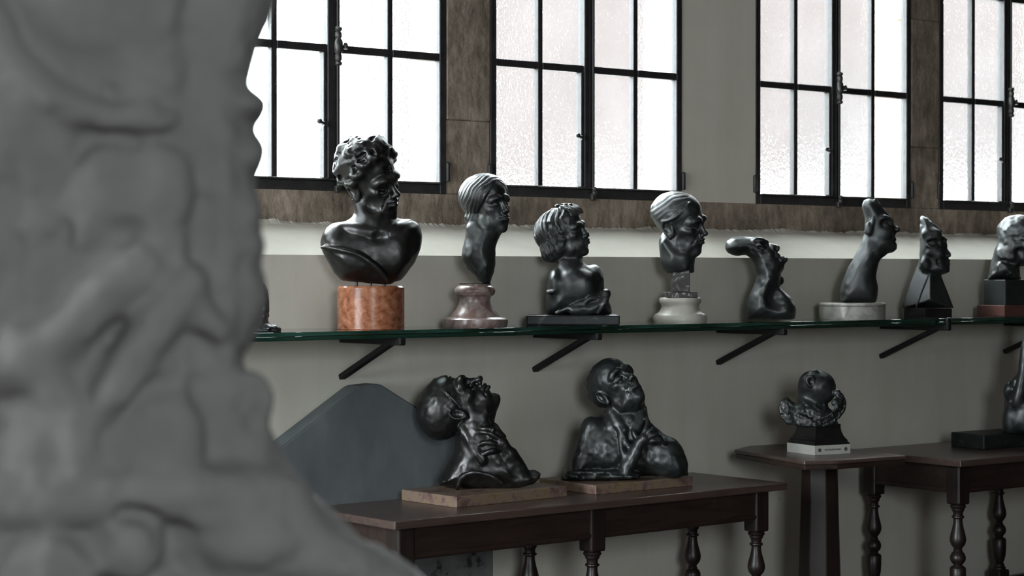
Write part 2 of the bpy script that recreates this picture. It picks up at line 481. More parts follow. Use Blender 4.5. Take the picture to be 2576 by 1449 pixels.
        for ax in range(3):
            I, neg = cross[ax]; o1, o2 = [(1, 2), (2, 0), (0, 1)][ax]
            c = []
            for da, db in ((0, 0), (-1, 0), (-1, -1), (0, -1)):
                J = I.copy(); J[o1] += da; J[o2] += db; J = np.clip(J, 0, None)
                J = [np.minimum(J[q], cnt.shape[q] - 1) for q in range(3)]
                c.append(idx[J[0], J[1], J[2]])
            Q = np.stack(c, 1); Q[~neg] = Q[~neg][:, ::-1]
            quads.append(Q[(Q >= 0).all(1)])
        Q = np.concatenate(quads)
        out = np.empty_like(P)
        out[:, 0] = (P[:, 0] - x0) / S; out[:, 1] = -(P[:, 2] - w0) / S; out[:, 2] = (y0 - P[:, 1]) / S
        me = bpy.data.meshes.new(name)
        me.vertices.add(len(out)); me.vertices.foreach_set('co', out.astype(np.float32).ravel())
        me.loops.add(Q.size); me.loops.foreach_set('vertex_index', Q.astype(np.int32).ravel())
        me.polygons.add(len(Q)); me.polygons.foreach_set('loop_start', (np.arange(len(Q)) * 4).astype(np.int32))
        try: me.polygons.foreach_set('loop_total', np.full(len(Q), 4, np.int32))
        except Exception: pass
        me.update(calc_edges=True); me.validate()
        me.shade_smooth()
        return me

def plane3(A, B, C, bare):
    """plane through three head points, normal towards the point `bare`"""
    A, B, C, bare = [np.array(v, float) for v in (A, B, C, bare)]
    n = np.cross(B - A, C - A)
    if n @ (bare - A) < 0: n = -n
    return (tuple(A), tuple(n))
def frame(yaw, pitch=0, roll=0):
    """rows F, L, U of a head in photo axes (x right, y down, w to viewer); yaw 90 = profile to the right, pitch up"""
    y, p, r = [math.radians(a) for a in (yaw, pitch, roll)]
    F = np.array([math.sin(y), 0, math.cos(y)]); L = np.array([math.cos(y), 0, -math.sin(y)]); U = np.array([0, -1.0, 0])
    F2 = F * math.cos(p) + U * math.sin(p); U2 = U * math.cos(p) - F * math.sin(p)
    L3 = L * math.cos(r) + U2 * math.sin(r); U3 = U2 * math.cos(r) - L * math.sin(r)
    return np.array([F2, L3, U3])

class Head:
    def __init__(s, clay, c, size, R): s.k = clay; s.c = np.array(c, float); s.s = size; s.R = R
    def p(s, f, l, u): return s.c + s.s * (f * s.R[0] + l * s.R[1] + u * s.R[2])
    def ell(s, c, r, k=.05, mode='add', noise=None, tilt=None):
        R = s.R
        if tilt is not None:
            R = tilt @ R
        s.k.ell(s.p(*c), np.array(r) * s.s, R, k * s.s, mode, noise)
    def cap(s, a, b_, ra, rb=None, k=.03, mode='add'):
        s.k.cap(s.p(*a), s.p(*b_), ra * s.s, None if rb is None else rb * s.s, k * s.s, mode)
    def tube(s, pts, r, k=.02, mode='add', r1=None, n=5):
        s.k.tube([s.p(*q) for q in pts], r * s.s, k * s.s, mode, None if r1 is None else r1 * s.s, n)
    def build(s, nose=1.0, jaw=1.0, lips=1.0, brow=1.0, eye='open', ears=(1, -1), gaunt=0.0, chin=1.0, earsize=1.0, lines=1.0):
        s.ell((-.07, 0, .165), (.405, .32, .335), .02)
        s.ell((.02, 0, .22), (.325, .275, .27), .08)
        s.ell((.11, 0, -.12), (.255, .245 * jaw, .37), .09)
        s.ell((.11, 0, -.31), (.22, .195 * jaw, .16), .07)
        s.ell((.265, 0, -.425), (.075 * chin, .085, .07), .07)
        for q in (1, -1):
            s.ell((.205, q * .18, -.085), (.09, .06, .055), .07)
            s.ell((.05, q * .205 * jaw, -.29), (.12, .04, .11), .07)
            if gaunt: s.ell((.20, q * (.275 - .02 * gaunt), -.235), (.10, .06, .09), .10, 'sub')
            s.tube([(.355, q * .035, .055), (.345, q * .11, .085), (.275, q * .195, .055)], .026 * brow, .07)
            s.ell((.375, q * .115, .0), (.075, .07, .052), .045, 'sub')
            s.ell((.275, q * .112, -.002), (.066, .066, .058), .012)
            if eye == 'open':
                s.tube([(.335, q * .055, -.012), (.352, q * .105, .026), (.325, q * .155, .016), (.285, q * .18, -.012)], .014, .012)
                s.tube([(.332, q * .055, -.016), (.343, q * .11, -.04), (.295, q * .172, -.018)], .011, .012)
                s.ell((.349, q * .112, .0), (.012, .016, .016), .008, 'sub')
            else:
                s.tube([(.33, q * .055, -.018), (.346, q * .11, -.024), (.29, q * .175, -.016)], .011, .012)
            if lines: s.tube([(.33, q * .06, -.06), (.33, q * .115, -.085), (.28, q * .17, -.07)], .008, .03, 'sub')
        n = nose
        s.cap((.335, 0, .06), (.335 + .105 * n, 0, -.125), .028, .036, .05)
        s.ell((.34 + .105 * n, 0, -.135), (.045, .042, .038), .03)
        for q in (1, -1):
            s.ell((.385 + .02 * n, q * .048, -.155), (.042, .028, .03), .025)
            s.ell((.40 + .035 * n, q * .022, -.182), (.022, .012, .012), .01, 'sub')
            if lines: s.tube([(.375, q * .075, -.15), (.335, q * .115, -.215), (.29, q * .14, -.29)], .012, .035, 'sub')
        s.ell((.30, 0, -.255), (.09, .125, .09), .06)
        for q in (1, -1):
            s.tube([(.402, 0, -.232), (.392, q * .035, -.226), (.335, q * .10, -.250)], .0185 * lips, .016, r1=.009)
            s.tube([(.392, 0, -.282), (.378, q * .04, -.280), (.335, q * .09, -.258)], .0225 * lips, .02, r1=.009)
            s.tube([(.424, 0, -.255), (.405, q * .04, -.254), (.345, q * .105, -.256)], .0065, .012, 'sub')
        s.ell((.365, 0, -.335), (.03, .07, .022), .035, 'sub')
        for q in ears: s.ear(q, earsize)
    def hair(s, c, r, planes, k=.02, nz=None):
        """shell of hair: ellipsoid trimmed by planes (point, normal towards the part left bare)"""
        K = s.k; m = max(r) * s.s; P = s.p(*c)
        sl, g = K.win(P - m, P + m, k * s.s + 8)
        x, y, w = g[0] - s.c[0], g[1] - s.c[1], g[2] - s.c[2]
        f, l, u = [(s.R[i][0] * x + s.R[i][1] * y + s.R[i][2] * w) / s.s for i in range(3)]
        a, b_, d = (f - c[0]), (l - c[1]), (u - c[2])
        q0 = np.sqrt((a / r[0]) ** 2 + (b_ / r[1]) ** 2 + (d / r[2]) ** 2)
        q1 = np.sqrt((a / r[0] ** 2) ** 2 + (b_ / r[1] ** 2) ** 2 + (d / r[2] ** 2) ** 2) + 1e-6
        D = q0 * (q0 - 1) / q1
        for p0, nn in planes:
            nn = np.array(nn, float); nn /= np.linalg.norm(nn)
            e = nn[0] * (f - p0[0]) + nn[1] * (l - p0[1]) + nn[2] * (u - p0[2])
            hh = np.maximum(.03 - np.abs(D - e), 0) / .03; D = np.maximum(D, e) + hh * hh * .03 * .25
        D = D * s.s
        if nz: D = D + nz[0] * vnoise(g[0] / nz[1] + 0 * D, g[1] / nz[1] + 0 * D, g[2] / nz[1] + 0 * D)
        K.blend(sl, D.astype(np.float32), k * s.s, 'add')
    def waves(s, planes, dirn, wl, amp, lo=-.4):
        """shallow combed waves on the hair: dirn = (f, l, u) across the strands"""
        K = s.k; near = np.abs(K.V) < amp * s.s * 2 + 4
        I = np.nonzero(near)
        x = K.ax[0][I[0]] - s.c[0]; y = K.ax[1][I[1]] - s.c[1]; w = K.ax[2][I[2]] - s.c[2]
        f, l, u = [(s.R[i][0] * x + s.R[i][1] * y + s.R[i][2] * w) / s.s for i in range(3)]
        for sgn, pl in planes:
            m = np.clip((u - lo) / .08, 0, 1) * np.clip(l * sgn / .02, 0, 1)
            for p0, nn in pl:
                nn = np.array(nn, float); nn /= np.linalg.norm(nn)
                e = nn[0] * (f - p0[0]) + nn[1] * (l - p0[1]) + nn[2] * (u - p0[2])
                m = m * np.clip(-e / .04, 0, 1)
            ph = dirn[0] * f + dirn[1] * np.abs(l) + dirn[2] * u + .05 * vnoise(f * 5 + 40, l * 5 + 40, u * 5 + 40)
            K.V[I] += (amp * s.s * m * (np.sin(ph * 2 * math.pi / wl) + .5 * np.sin(ph * 2 * math.pi / (wl * .43) + 1))).astype(np.float32)
    def ear(s, q, e=1.0):
        a = math.radians(14); T = np.array([[math.cos(a), 0, math.sin(a)], [0, 1, 0], [-math.sin(a), 0, math.cos(a)]])
        s.ell((-.055, q * .285, -.045), (.075 * e, .035, .125 * e), .02, tilt=T)
        s.ell((-.05, q * .325, -.03), (.045 * e, .03, .075 * e), .012, 'sub', tilt=T)
        s.tube([(-.0, q * .29, .03 * e), (-.04, q * .315, .075 * e), (-.10 * e, q * .325, .06 * e), (-.125 * e, q * .325, -.02), (-.085, q * .31, -.11 * e), (-.04, q * .29, -.15 * e)], .017, .012)
        s.ell((-.045, q * .29, -.145 * e), (.03, .022, .035), .02)

def spot(xp, Y, z):
    """base point on a shelf or table of height z at distance Y from the wall, on the photo column xp"""
    p = ony(xp, HOR, Y); p[2] = z
    # keep the column: x of the ray hardly changes with height
    return p
def stand(name, p, label, cat, group=None):
    d = p - CP
    e = empty(name, tuple(p), math.atan2(d[1], d[0]) - math.pi / 2)
    tag(e, label, cat, group)
    return e

# ================================================================== THE ROOM
X0, X1, YB = -3.0, 12.5, -9.0
YW = .34                                # window plane
ZE, ZS = 1.647, float(ony(1800, 575, YW)[2])   # edge of the sill slope, its top
ZWB = float(ony(1480, 500, YW)[2])       # window bottoms, tops and pane rows
ROW = float(ony(1480, 175, YW)[2]) - ZWB
ZWT = ZWB + ROW * 3.95
CEIL = 4.9
o = box('floor', X0 - .2, X1 + .2, YB - .2, YW + .3, -.12, 0, FLOORM); structure(o, 'dark boarded floor of the gallery', 'floor')
o = box('ceiling', X0 - .2, X1 + .2, YB - .2, YW + .3, CEIL, CEIL + .12, CEILM); structure(o, 'plain painted ceiling of the gallery', 'ceiling')
# back wall: dado of plaster with a sloping sill, stone band, piers and lintel as its parts
wall = empty('wall_back', (0, 0, 0)); structure(wall, 'off-white plaster wall under the leaded windows with sloping sill', 'wall')
box('dado', X0, X1, 0, YW + .24, 0, ZE, PLASTER, wall)
random.seed(4)
n = 2600; jw = 0.0
V, Fc = [], []
for i in range(n + 1):
    x = X0 + (X1 - X0) * i / n
    jw = .82 * jw + random.uniform(-.0022, .0022); j = .003 * math.sin(x * 9.1) + .002 * math.sin(x * 23.7 + 1) + jw
    V += [(x, 0, ZE), (x, YW * .9, ZE + (ZS - ZE) * .88), (x, YW - .006, ZS - .004 + j), (x, YW + .01, ZS + .002 + j), (x, YW + .03, ZE)]
for i in range(n):
    a, b = 5 * i, 5 * i + 5
    for k in range(5): Fc.append((a + k, b + k, b + (k + 1) % 5, a + (k + 1) % 5))
link('sill_slope', mesh_from('sill_slope', V, Fc), PLASTER, wall)
box('stone_band', X0, X1, YW, YW + .24, ZE, ZWB + .001, STONE, wall)
box('lintel', X0, X1, YW, YW + .24, ZWT - .001, CEIL, PLASTER, wall)
wx = lambda px: float(ony(px, 500, YW)[0])
WW = wx(1715) - wx(1233)
wins = [(wx(1122) - WW - (wx(1900) - wx(1715)) - 2 * WW - (wx(1233) - wx(1122)), 1), (wx(1122) - WW - (wx(1900) - wx(1715)) - WW, 1), (wx(1122) - WW, 1), (wx(1233), 1), (wx(1900), 1), (wx(2362), 1)]
edges = [X0] + [v for x, _ in wins for v in (x, x + WW)] + [X1]
for i in range(0, len(edges), 2):
    a, b = edges[i], edges[i + 1]
    if b - a < .3:
        h = (ZWT - ZWB) * .32
        zs = [ZWB + .001, ZWB + .30, ZWB + .92, ZWT - .001]
        for k in range(3):
            box('mullion_stone', a + .002 * (k % 2), b - .002 * (k % 2), YW - .004 * (k % 2), YW + .24, zs[k] + .0005, zs[k + 1] - .0005, STONE, wall, .004, 1)
    else:
        box('pier', a, b, YW, YW + .24, ZWB + .001, ZWT - .001, PLASTER, wall)
# the other three walls, with the openings the daylight comes by
def wall_with_opening(name, axis, pos, lo, hi, oa, ob, za, zb, label):
    w = empty(name); structure(w, label, 'wall')
    def bx(a, b, z0, z1):
        if axis == 'x': box('panelling', pos - .3, pos, a, b, z0, z1, PANEL, w)
        else: box('panelling', a, b, pos - .3, pos, z0, z1, PANEL, w)
    bx(lo, oa, 0, CEIL); bx(ob, hi, 0, CEIL); bx(oa, ob, 0, za); bx(oa, ob, zb, CEIL)
    return w
wall_with_opening('wall_left', 'x', X0, YB, YW + .24, -3.05, -.45, 1.1, 4.1, 'dark panelled end wall with a tall window opening')
wall_with_opening('wall_front', 'y', YB, X0, X1, -1.6, .4, 1.6, 3.6, 'dark panelled wall facing the bronze shelf, with one opening')
o = box('wall_right', X1, X1 + .3, YB, YW + .24, 0, CEIL, PANEL); structure(o, 'plain panelled wall closing the gallery', 'wall')

# ------------------------------------------------------------------ windows
def make_window(idx, x, handle=False, latch=True, hinge=True):
    w = empty(f'window_{idx}', (x, YW + .009, ZWB))
    structure(w, f'black iron casement window with obscured panes', 'window')
    W, Hh = WW, ZWT - ZWB
    fr, y0, y1 = .032, -.012, .03
    mid = W / 2
    rows = [.045, ROW, 2 * ROW - .01, 3 * ROW - .02, Hh - .035]
    box('frame_jamb', 0, fr, y0, y1, 0, Hh, IRON, w, .003, 1)
    box('frame_jamb', W - fr, W, y0, y1, 0, Hh, IRON, w, .003, 1)
    box('bottom_rail', fr, W - fr, y0, y1, 0, .04, IRON, w, .003, 1)
    box('drip_ledge', fr, W - fr, y0 - .012, y1 - .004, .040, .047, STEEL, w, .002, 1)
    box('top_rail', fr, W - fr, y0, y1, Hh - .035, Hh, IRON, w, .003, 1)
    # meeting stiles
    box('meeting_stile', mid - .034, mid - .006, y0 - .006, y1, .047, Hh - .035, IRON, w, .003, 1)
    box('meeting_stile', mid - .003, mid + .024, y0 - .002, y1, .047, Hh - .035, IRON, w, .003, 1)
    # bolt rod
    rod = lathe('bolt_rod', [(.006, .01), (.006, Hh - .06)], IRON, w, 10, (mid + .006, y0 - .014, 0))
    # bottom keeper
    k = box('bolt_keeper', mid - .006, mid + .020, y0 - .022, y0 - .0005, -.008, .022, STEEL, w, .005, 2)
    lathe('keeper_knob', [(.008, 0), (.012, .006), (.012, .012), (.008, .018), (.011, .024), (.011, .030), (.006, .036)], STEEL, k, 14, (mid + .007, y0 - .022, .014))
    if handle:
        hb = lathe('bolt_handle', [(.009, -.075), (.014, -.07), (.014, -.062), (.009, -.058), (.013, -.05), (.013, -.035), (.010, -.03), (.016, -.02), (.018, 0), (.016, .02), (.010, .03), (.013, .036), (.013, .05), (.009, .056), (.014, .062), (.014, .07), (.009, .075)], STEEL, w, 16, (mid + .006, y0 - .018, rows[1] + .008))
        lathe('handle_grip', [(.005, 0), (.009, .002), (.011, .012), (.008, .022), (.004, .026)], STEEL, hb, 14, (mid + .034, y0 - .024, rows[1] - .003))
    xa = [fr, (fr + mid - .034) / 2 - .012, (fr + mid - .034) / 2 + .012, mid - .034, mid + .024, (mid + .024 + W - fr) / 2 - .012, (mid + .024 + W - fr) / 2 + .012, W - fr]
    box('glazing_bar', xa[1], xa[2], y0 + .004, y1 - .006, .047, Hh - .035, IRON, w, .002, 1)
    box('glazing_bar', xa[5], xa[6], y0 + .004, y1 - .006, .047, Hh - .035, IRON, w, .002, 1)
    for zr in rows[1:4]:
        for a, b in ((xa[0], xa[1]), (xa[2], xa[3]), (xa[4], xa[5]), (xa[6], xa[7])):
            box('transom_bar', a, b, y0 + .002, y1 - .004, zr - .015, zr + .015, IRON, w, .002, 1)
    if latch:
        # the little opening light keeps a stile of its own and a latch
        box('vent_stile', xa[3] - .017, xa[3] - .002, y0 - .004, y1 - .01, .05, rows[1] - .015, IRON, w, .002, 1)
        lt = lathe('latch', [(.005, 0), (.006, .008), (.004, .012), (.004, .020)], IRON, w, 10, (xa[3] - .016, y0 - .01, .245))
        bar('latch_arm', (xa[3] - .012, y0 - .008, .252), (xa[3] - .04, y0 - .012, .262), .012, .008, STEEL, lt)
        lathe('latch_knob', [(.003, 0), (.009, .004), (.011, .010), (.009, .016), (.003, .019)], STEEL, lt, 12, (xa[3] - .042, y0 - .012, .254))
    if hinge:
        for xx in (-.006, W + .006):
            lathe('hinge', [(.004, 0), (.009, .003), (.009, .075), (.004, .08)], IRON, w, 10, (xx, y0 - .002, .05))
    for r in range(4):
        za, zb = (rows[r] + (.015 if r else 0.003)), rows[r + 1] - (.015 if r < 3 else 0)
        for c in range(4):
            a, b = xa[2 * c], xa[2 * c + 1]
            if latch and r == 0 and c == 1: b -= .017
            box('pane', a - .001, b + .001, .008, .013, za - .001, zb + .001, PANE, w)
    return w
make_window(5, wins[0][0]); make_window(6, wins[1][0], True)
make_window(1, wins[2][0], True); make_window(2, wins[3][0])
make_window(3, wins[4][0], True); make_window(4, wins[5][0], True)

# ------------------------------------------------------------------ outside the windows
o = box('yard', -20, 40, YW + .3, 45, -.5, -.4, YARD); structure(o, 'gravel courtyard outside the windows', 'ground')
house = empty('courtyard_house', (12.9, 7.2, -.4)); tag(house, 'pink rendered house seen blurred through the obscured panes', 'building')
box('wall', 0, 12, 0, 6, 2.75, 6.5, PINKWALL, house)
box('white_lower_storey', -.05, 12, -.05, 6, 0, 2.749, LIMEW, house)
box('shutter', 1.05, 1.75, -.06, -.001, 2.9, 3.9, DARKGREY, house, .01, 1)
box('shutter', 3.8, 4.4, -.06, -.001, 2.9, 4.2, DARKGREY, house, .01, 1)

# ------------------------------------------------------------------ glass shelves
ZSH = 1.383
def shelf(xa, xb, yf, zt, label):
    e = empty('glass_shelf', (xa, 0, zt)); tag(e, label, 'shelf')
    box('upper_sheet', 0, xb - xa, yf, -.002, -.0135, 0, SHELFGLASS, e, .0012, 2)
    box('lower_sheet', 0, xb - xa, yf, -.002, -.0285, -.0145, SHELFGLASS, e, .0012, 2)
    return e
shelf(1.6, 6.618, -.38, ZSH, 'long green-edged glass shelf carrying the bust on the red marble drum')
shelf(6.628, 10.2, -.375, ZSH, 'green-edged glass shelf carrying the head on the dark cube')
brs = [('below the red marble drum', 859), ('below the child bust on the black slab', 1345), ('below the long-skulled head', 1806), ('where the two glass shelves meet', 2216), ('below the head on the dark cube', 2527)]
for what, xp in brs:
    x = ony(xp, 800, 0)[0]
    e = empty('shelf_bracket', (x, 0, ZSH - .0295)); tag(e, 'black steel shelf bracket ' + what, 'bracket', 'brackets of the glass shelves')
    box('arm', -.012, .012, -.388, -.001, -.024, 0, BRKT, e, .004, 2)
    box('end_stop', -.013, .013, -.398, -.3805, -.024, 0.033 if xp == 2216 else .004, BRKT, e, .006, 3)
    bar('strut', (0, -.001, -.150), (0, -.335, -.012), .020, .026, BRKT, e, (1, 0, 0), .002)

# ------------------------------------------------------------------ gabled slate block behind the table
yf = -.10
def sl(x, y): p = ony(x, y, yf); return (p[0], p[2])
pk0, pk1, rt_ = sl(905, 972), sl(958, 966), sl(1145, 1085)
m_ = (rt_[1] - pk1[1]) / (rt_[0] - pk1[0]); xr = sl(1243, 1400)[0]
zr_ = pk1[1] + m_ * (xr - pk1[0]); lf = sl(716, 1118); xl = 2 * (pk0[0] + pk1[0]) / 2 - xr
ml = (pk0[1] - lf[1]) / (pk0[0] - lf[0]); zl = pk0[1] - ml * (pk0[0] - xl)
e = empty('slate_stele', ((xl + xr) / 2, 0, 0)); tag(e, 'blue-grey gabled slab leaning on the wall behind the long table', 'slab')
cx_ = (xl + xr) / 2
ou = [(xl - cx_, .62), (xr - cx_, .62), (xr - cx_, zr_), (pk1[0] - cx_, pk1[1]), (pk0[0] - cx_, pk0[1]), (xl - cx_, zl)]
bm = bmesh.new()
fr_ = [bm.verts.new((x, yf, z)) for x, z in ou]; bk = [bm.verts.new((x, -.002, z)) for x, z in ou]
bm.faces.new(fr_); bm.faces.new(bk[::-1])
for i in range(6): bm.faces.new((fr_[i], bk[i], bk[(i + 1) % 6], fr_[(i + 1) % 6]))
bmesh.ops.recalc_face_normals(bm, faces=bm.faces[:])
bmesh.ops.bevel(bm, geom=bm.edges[:], offset=.006, segments=2, affect='EDGES')
link('gable_block', bm_mesh('gable_block', bm), SLATE, e)
box('plinth', xl - cx_, xr - cx_, yf + .004, -.002, 0, .62, CONCRETE, e, .006)

# ------------------------------------------------------------------ tables
def turned(L):
    """half profile of a turned leg going down from z=0, length L, as (r, z) from bottom up"""
    pr = [(.030, -.002), (.034, -.010), (.031, -.017), (.027, -.020), (.027, -.026), (.024, -.032), (.0205, -.038), (.0205, -.052), (.026, -.055), (.027, -.060), (.024, -.064), (.019, -.068),
          (.0195, -.085), (.024, -.11), (.031, -.138), (.0345, -.158), (.034, -.172), (.029, -.188), (.019, -.202), (.0165, -.208), (.020, -.214), (.019, -.219),
          (.026, -.226), (.0325, -.240), (.0335, -.251), (.031, -.263), (.023, -.275), (.018, -.280), (.021, -.286), (.030, -.291), (.034, -.297), (.034, -.34), (.031, -.38), (.025, -.405), (.020, -.417), (.026, -.424), (.026, -.432), (.032, -.44), (.032, -.45)]
    return [(r, z * L / .45) for r, z in pr][::-1]
def make_table(p0, ang, L, Dp, z, legs, label, apron=.115, over=.05, side=True):
    e = empty('side_table', (p0[0], p0[1], 0), ang); tag(e, label, 'table', 'turned-leg tables along the wall')
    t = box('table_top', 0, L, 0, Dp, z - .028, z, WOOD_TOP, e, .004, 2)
    za, zb = z - .028, z - .028 - apron
    i0 = over + .012
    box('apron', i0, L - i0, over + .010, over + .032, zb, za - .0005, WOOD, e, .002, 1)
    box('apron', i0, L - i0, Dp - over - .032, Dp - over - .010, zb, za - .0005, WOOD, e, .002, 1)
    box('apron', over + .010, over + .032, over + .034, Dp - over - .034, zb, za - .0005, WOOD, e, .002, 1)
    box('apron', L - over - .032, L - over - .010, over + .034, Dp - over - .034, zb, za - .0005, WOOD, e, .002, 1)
    box('apron_bead', i0, L - i0, over + .003, over + .0095, zb + .006, zb + .020, WOOD, e, .002, 2)
    box('apron_bead', over + .003, over + .0095, over + .034, Dp - over - .034, zb + .006, zb + .020, WOOD, e, .002, 2)
    a = .072; blk = apron + .048
    for fx in legs:
        for y in (over, Dp - over - a):
            x = over + fx * (L - 2 * over - a)
            lg = empty('leg', (0, 0, 0)); lg.parent = e
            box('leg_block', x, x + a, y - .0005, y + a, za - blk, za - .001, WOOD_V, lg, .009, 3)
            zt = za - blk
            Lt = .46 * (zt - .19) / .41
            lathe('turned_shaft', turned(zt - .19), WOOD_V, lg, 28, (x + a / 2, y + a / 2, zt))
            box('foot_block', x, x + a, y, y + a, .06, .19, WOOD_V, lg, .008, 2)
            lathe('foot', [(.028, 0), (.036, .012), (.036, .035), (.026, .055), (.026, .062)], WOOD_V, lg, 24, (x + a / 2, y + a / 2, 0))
    xs = [over + a, L - over - a]
    for y in (over + .018, Dp - over - a + .018): box('stretcher', xs[0] - .005, xs[1] + .005, y, y + .036, .10, .15, WOOD, e, .004, 1)
    return e
zt1 = ony(1731, 1184, -.035)[2]
q0, q1 = onz(994, 1313, zt1), onz(1960, 1212, zt1)
ang1 = math.atan2(q1[1] - q0[1], q1[0] - q0[0]) * .6; L1 = float(np.hypot(*(q1 - q0)[:2]))
nrm = (-math.sin(ang1), math.cos(ang1)); q2 = onz(1731, 1184, zt1)
D1 = float((q2 - q1)[0] * nrm[0] + (q2 - q1)[1] * nrm[1]) - .01
make_table(q0, ang1, L1, D1, zt1, (0, .5, 1), 'long dark oak table with six turned legs carrying two bronze busts')
zt2 = ony(2142, 1130, -.03)[2]
r0 = onz(2417, 1159, zt2); r1 = onz(2142, 1130, zt2)
D2 = float(r1[1] - r0[1])
make_table(r0, 0.0, 1.9, D2, zt2, (0, .5, 1), 'dark oak table with turned legs carrying the bronze torso', apron=.12)
print('tables', zt1, L1, D1, math.degrees(ang1), zt2, D2, q0, r0)

# pedestal table with cut corners
zt3 = ony(1905, 1120, -.06)[2]
oct_ = [tuple(onz(x, y, zt3)[:2]) for x, y in ((1847, 1131), (2023, 1160), (2108, 1158), (2281, 1146))] + [(6.085, -.24), (5.98, -.07), (5.80, -.06)]
pc = np.array(oct_).mean(0); pc = onz(2062, 1138, zt3)[:2]
e = empty('pedestal_table', (pc[0], pc[1], 0)); tag(e, 'dark wooden pedestal table with cut corners on one thick column', 'table')
lo_ = [(x - pc[0], y - pc[1]) for x, y in oct_]
sc_ = lambda k: [(x * k, y * k) for x, y in lo_]
prism('table_top', lo_, zt3 - .016, zt3, WOOD_TOP, e, .005, 3)
prism('moulding', sc_(.985), zt3 - .036, zt3 - .0165, WOOD, e, .003, 2)
def ngon(n, r, a0=.3): return [(r * math.cos(a0 + 2 * math.pi * i / n), r * math.sin(a0 + 2 * math.pi * i / n)) for i in range(n)]
prism('column', ngon(8, .098), .08, zt3 - .037, WOOD_V, e, .003, 1, taper=ngon(8, .076))
prism('base', ngon(8, .24), 0, .08, WOOD_V, e, .01, 2, taper=ngon(8, .19))

# ================================================================== THE SCULPTURES
def scaled(pts, ox, oy, k): return [(ox + x / k, oy + y / k) for x, y in pts]

def setup(name, xp, Y, z, label, group, cat='sculpture'):
    p = spot(xp, Y, z); e = stand(name, p, label, cat, group)
    S = pxm(p); bx, by = proj(p)
    return e, S, bx, by
GROUP_SHELF = 'bronze busts on the glass shelf'
GROUP_TABLE = 'bronze figures on the tables'

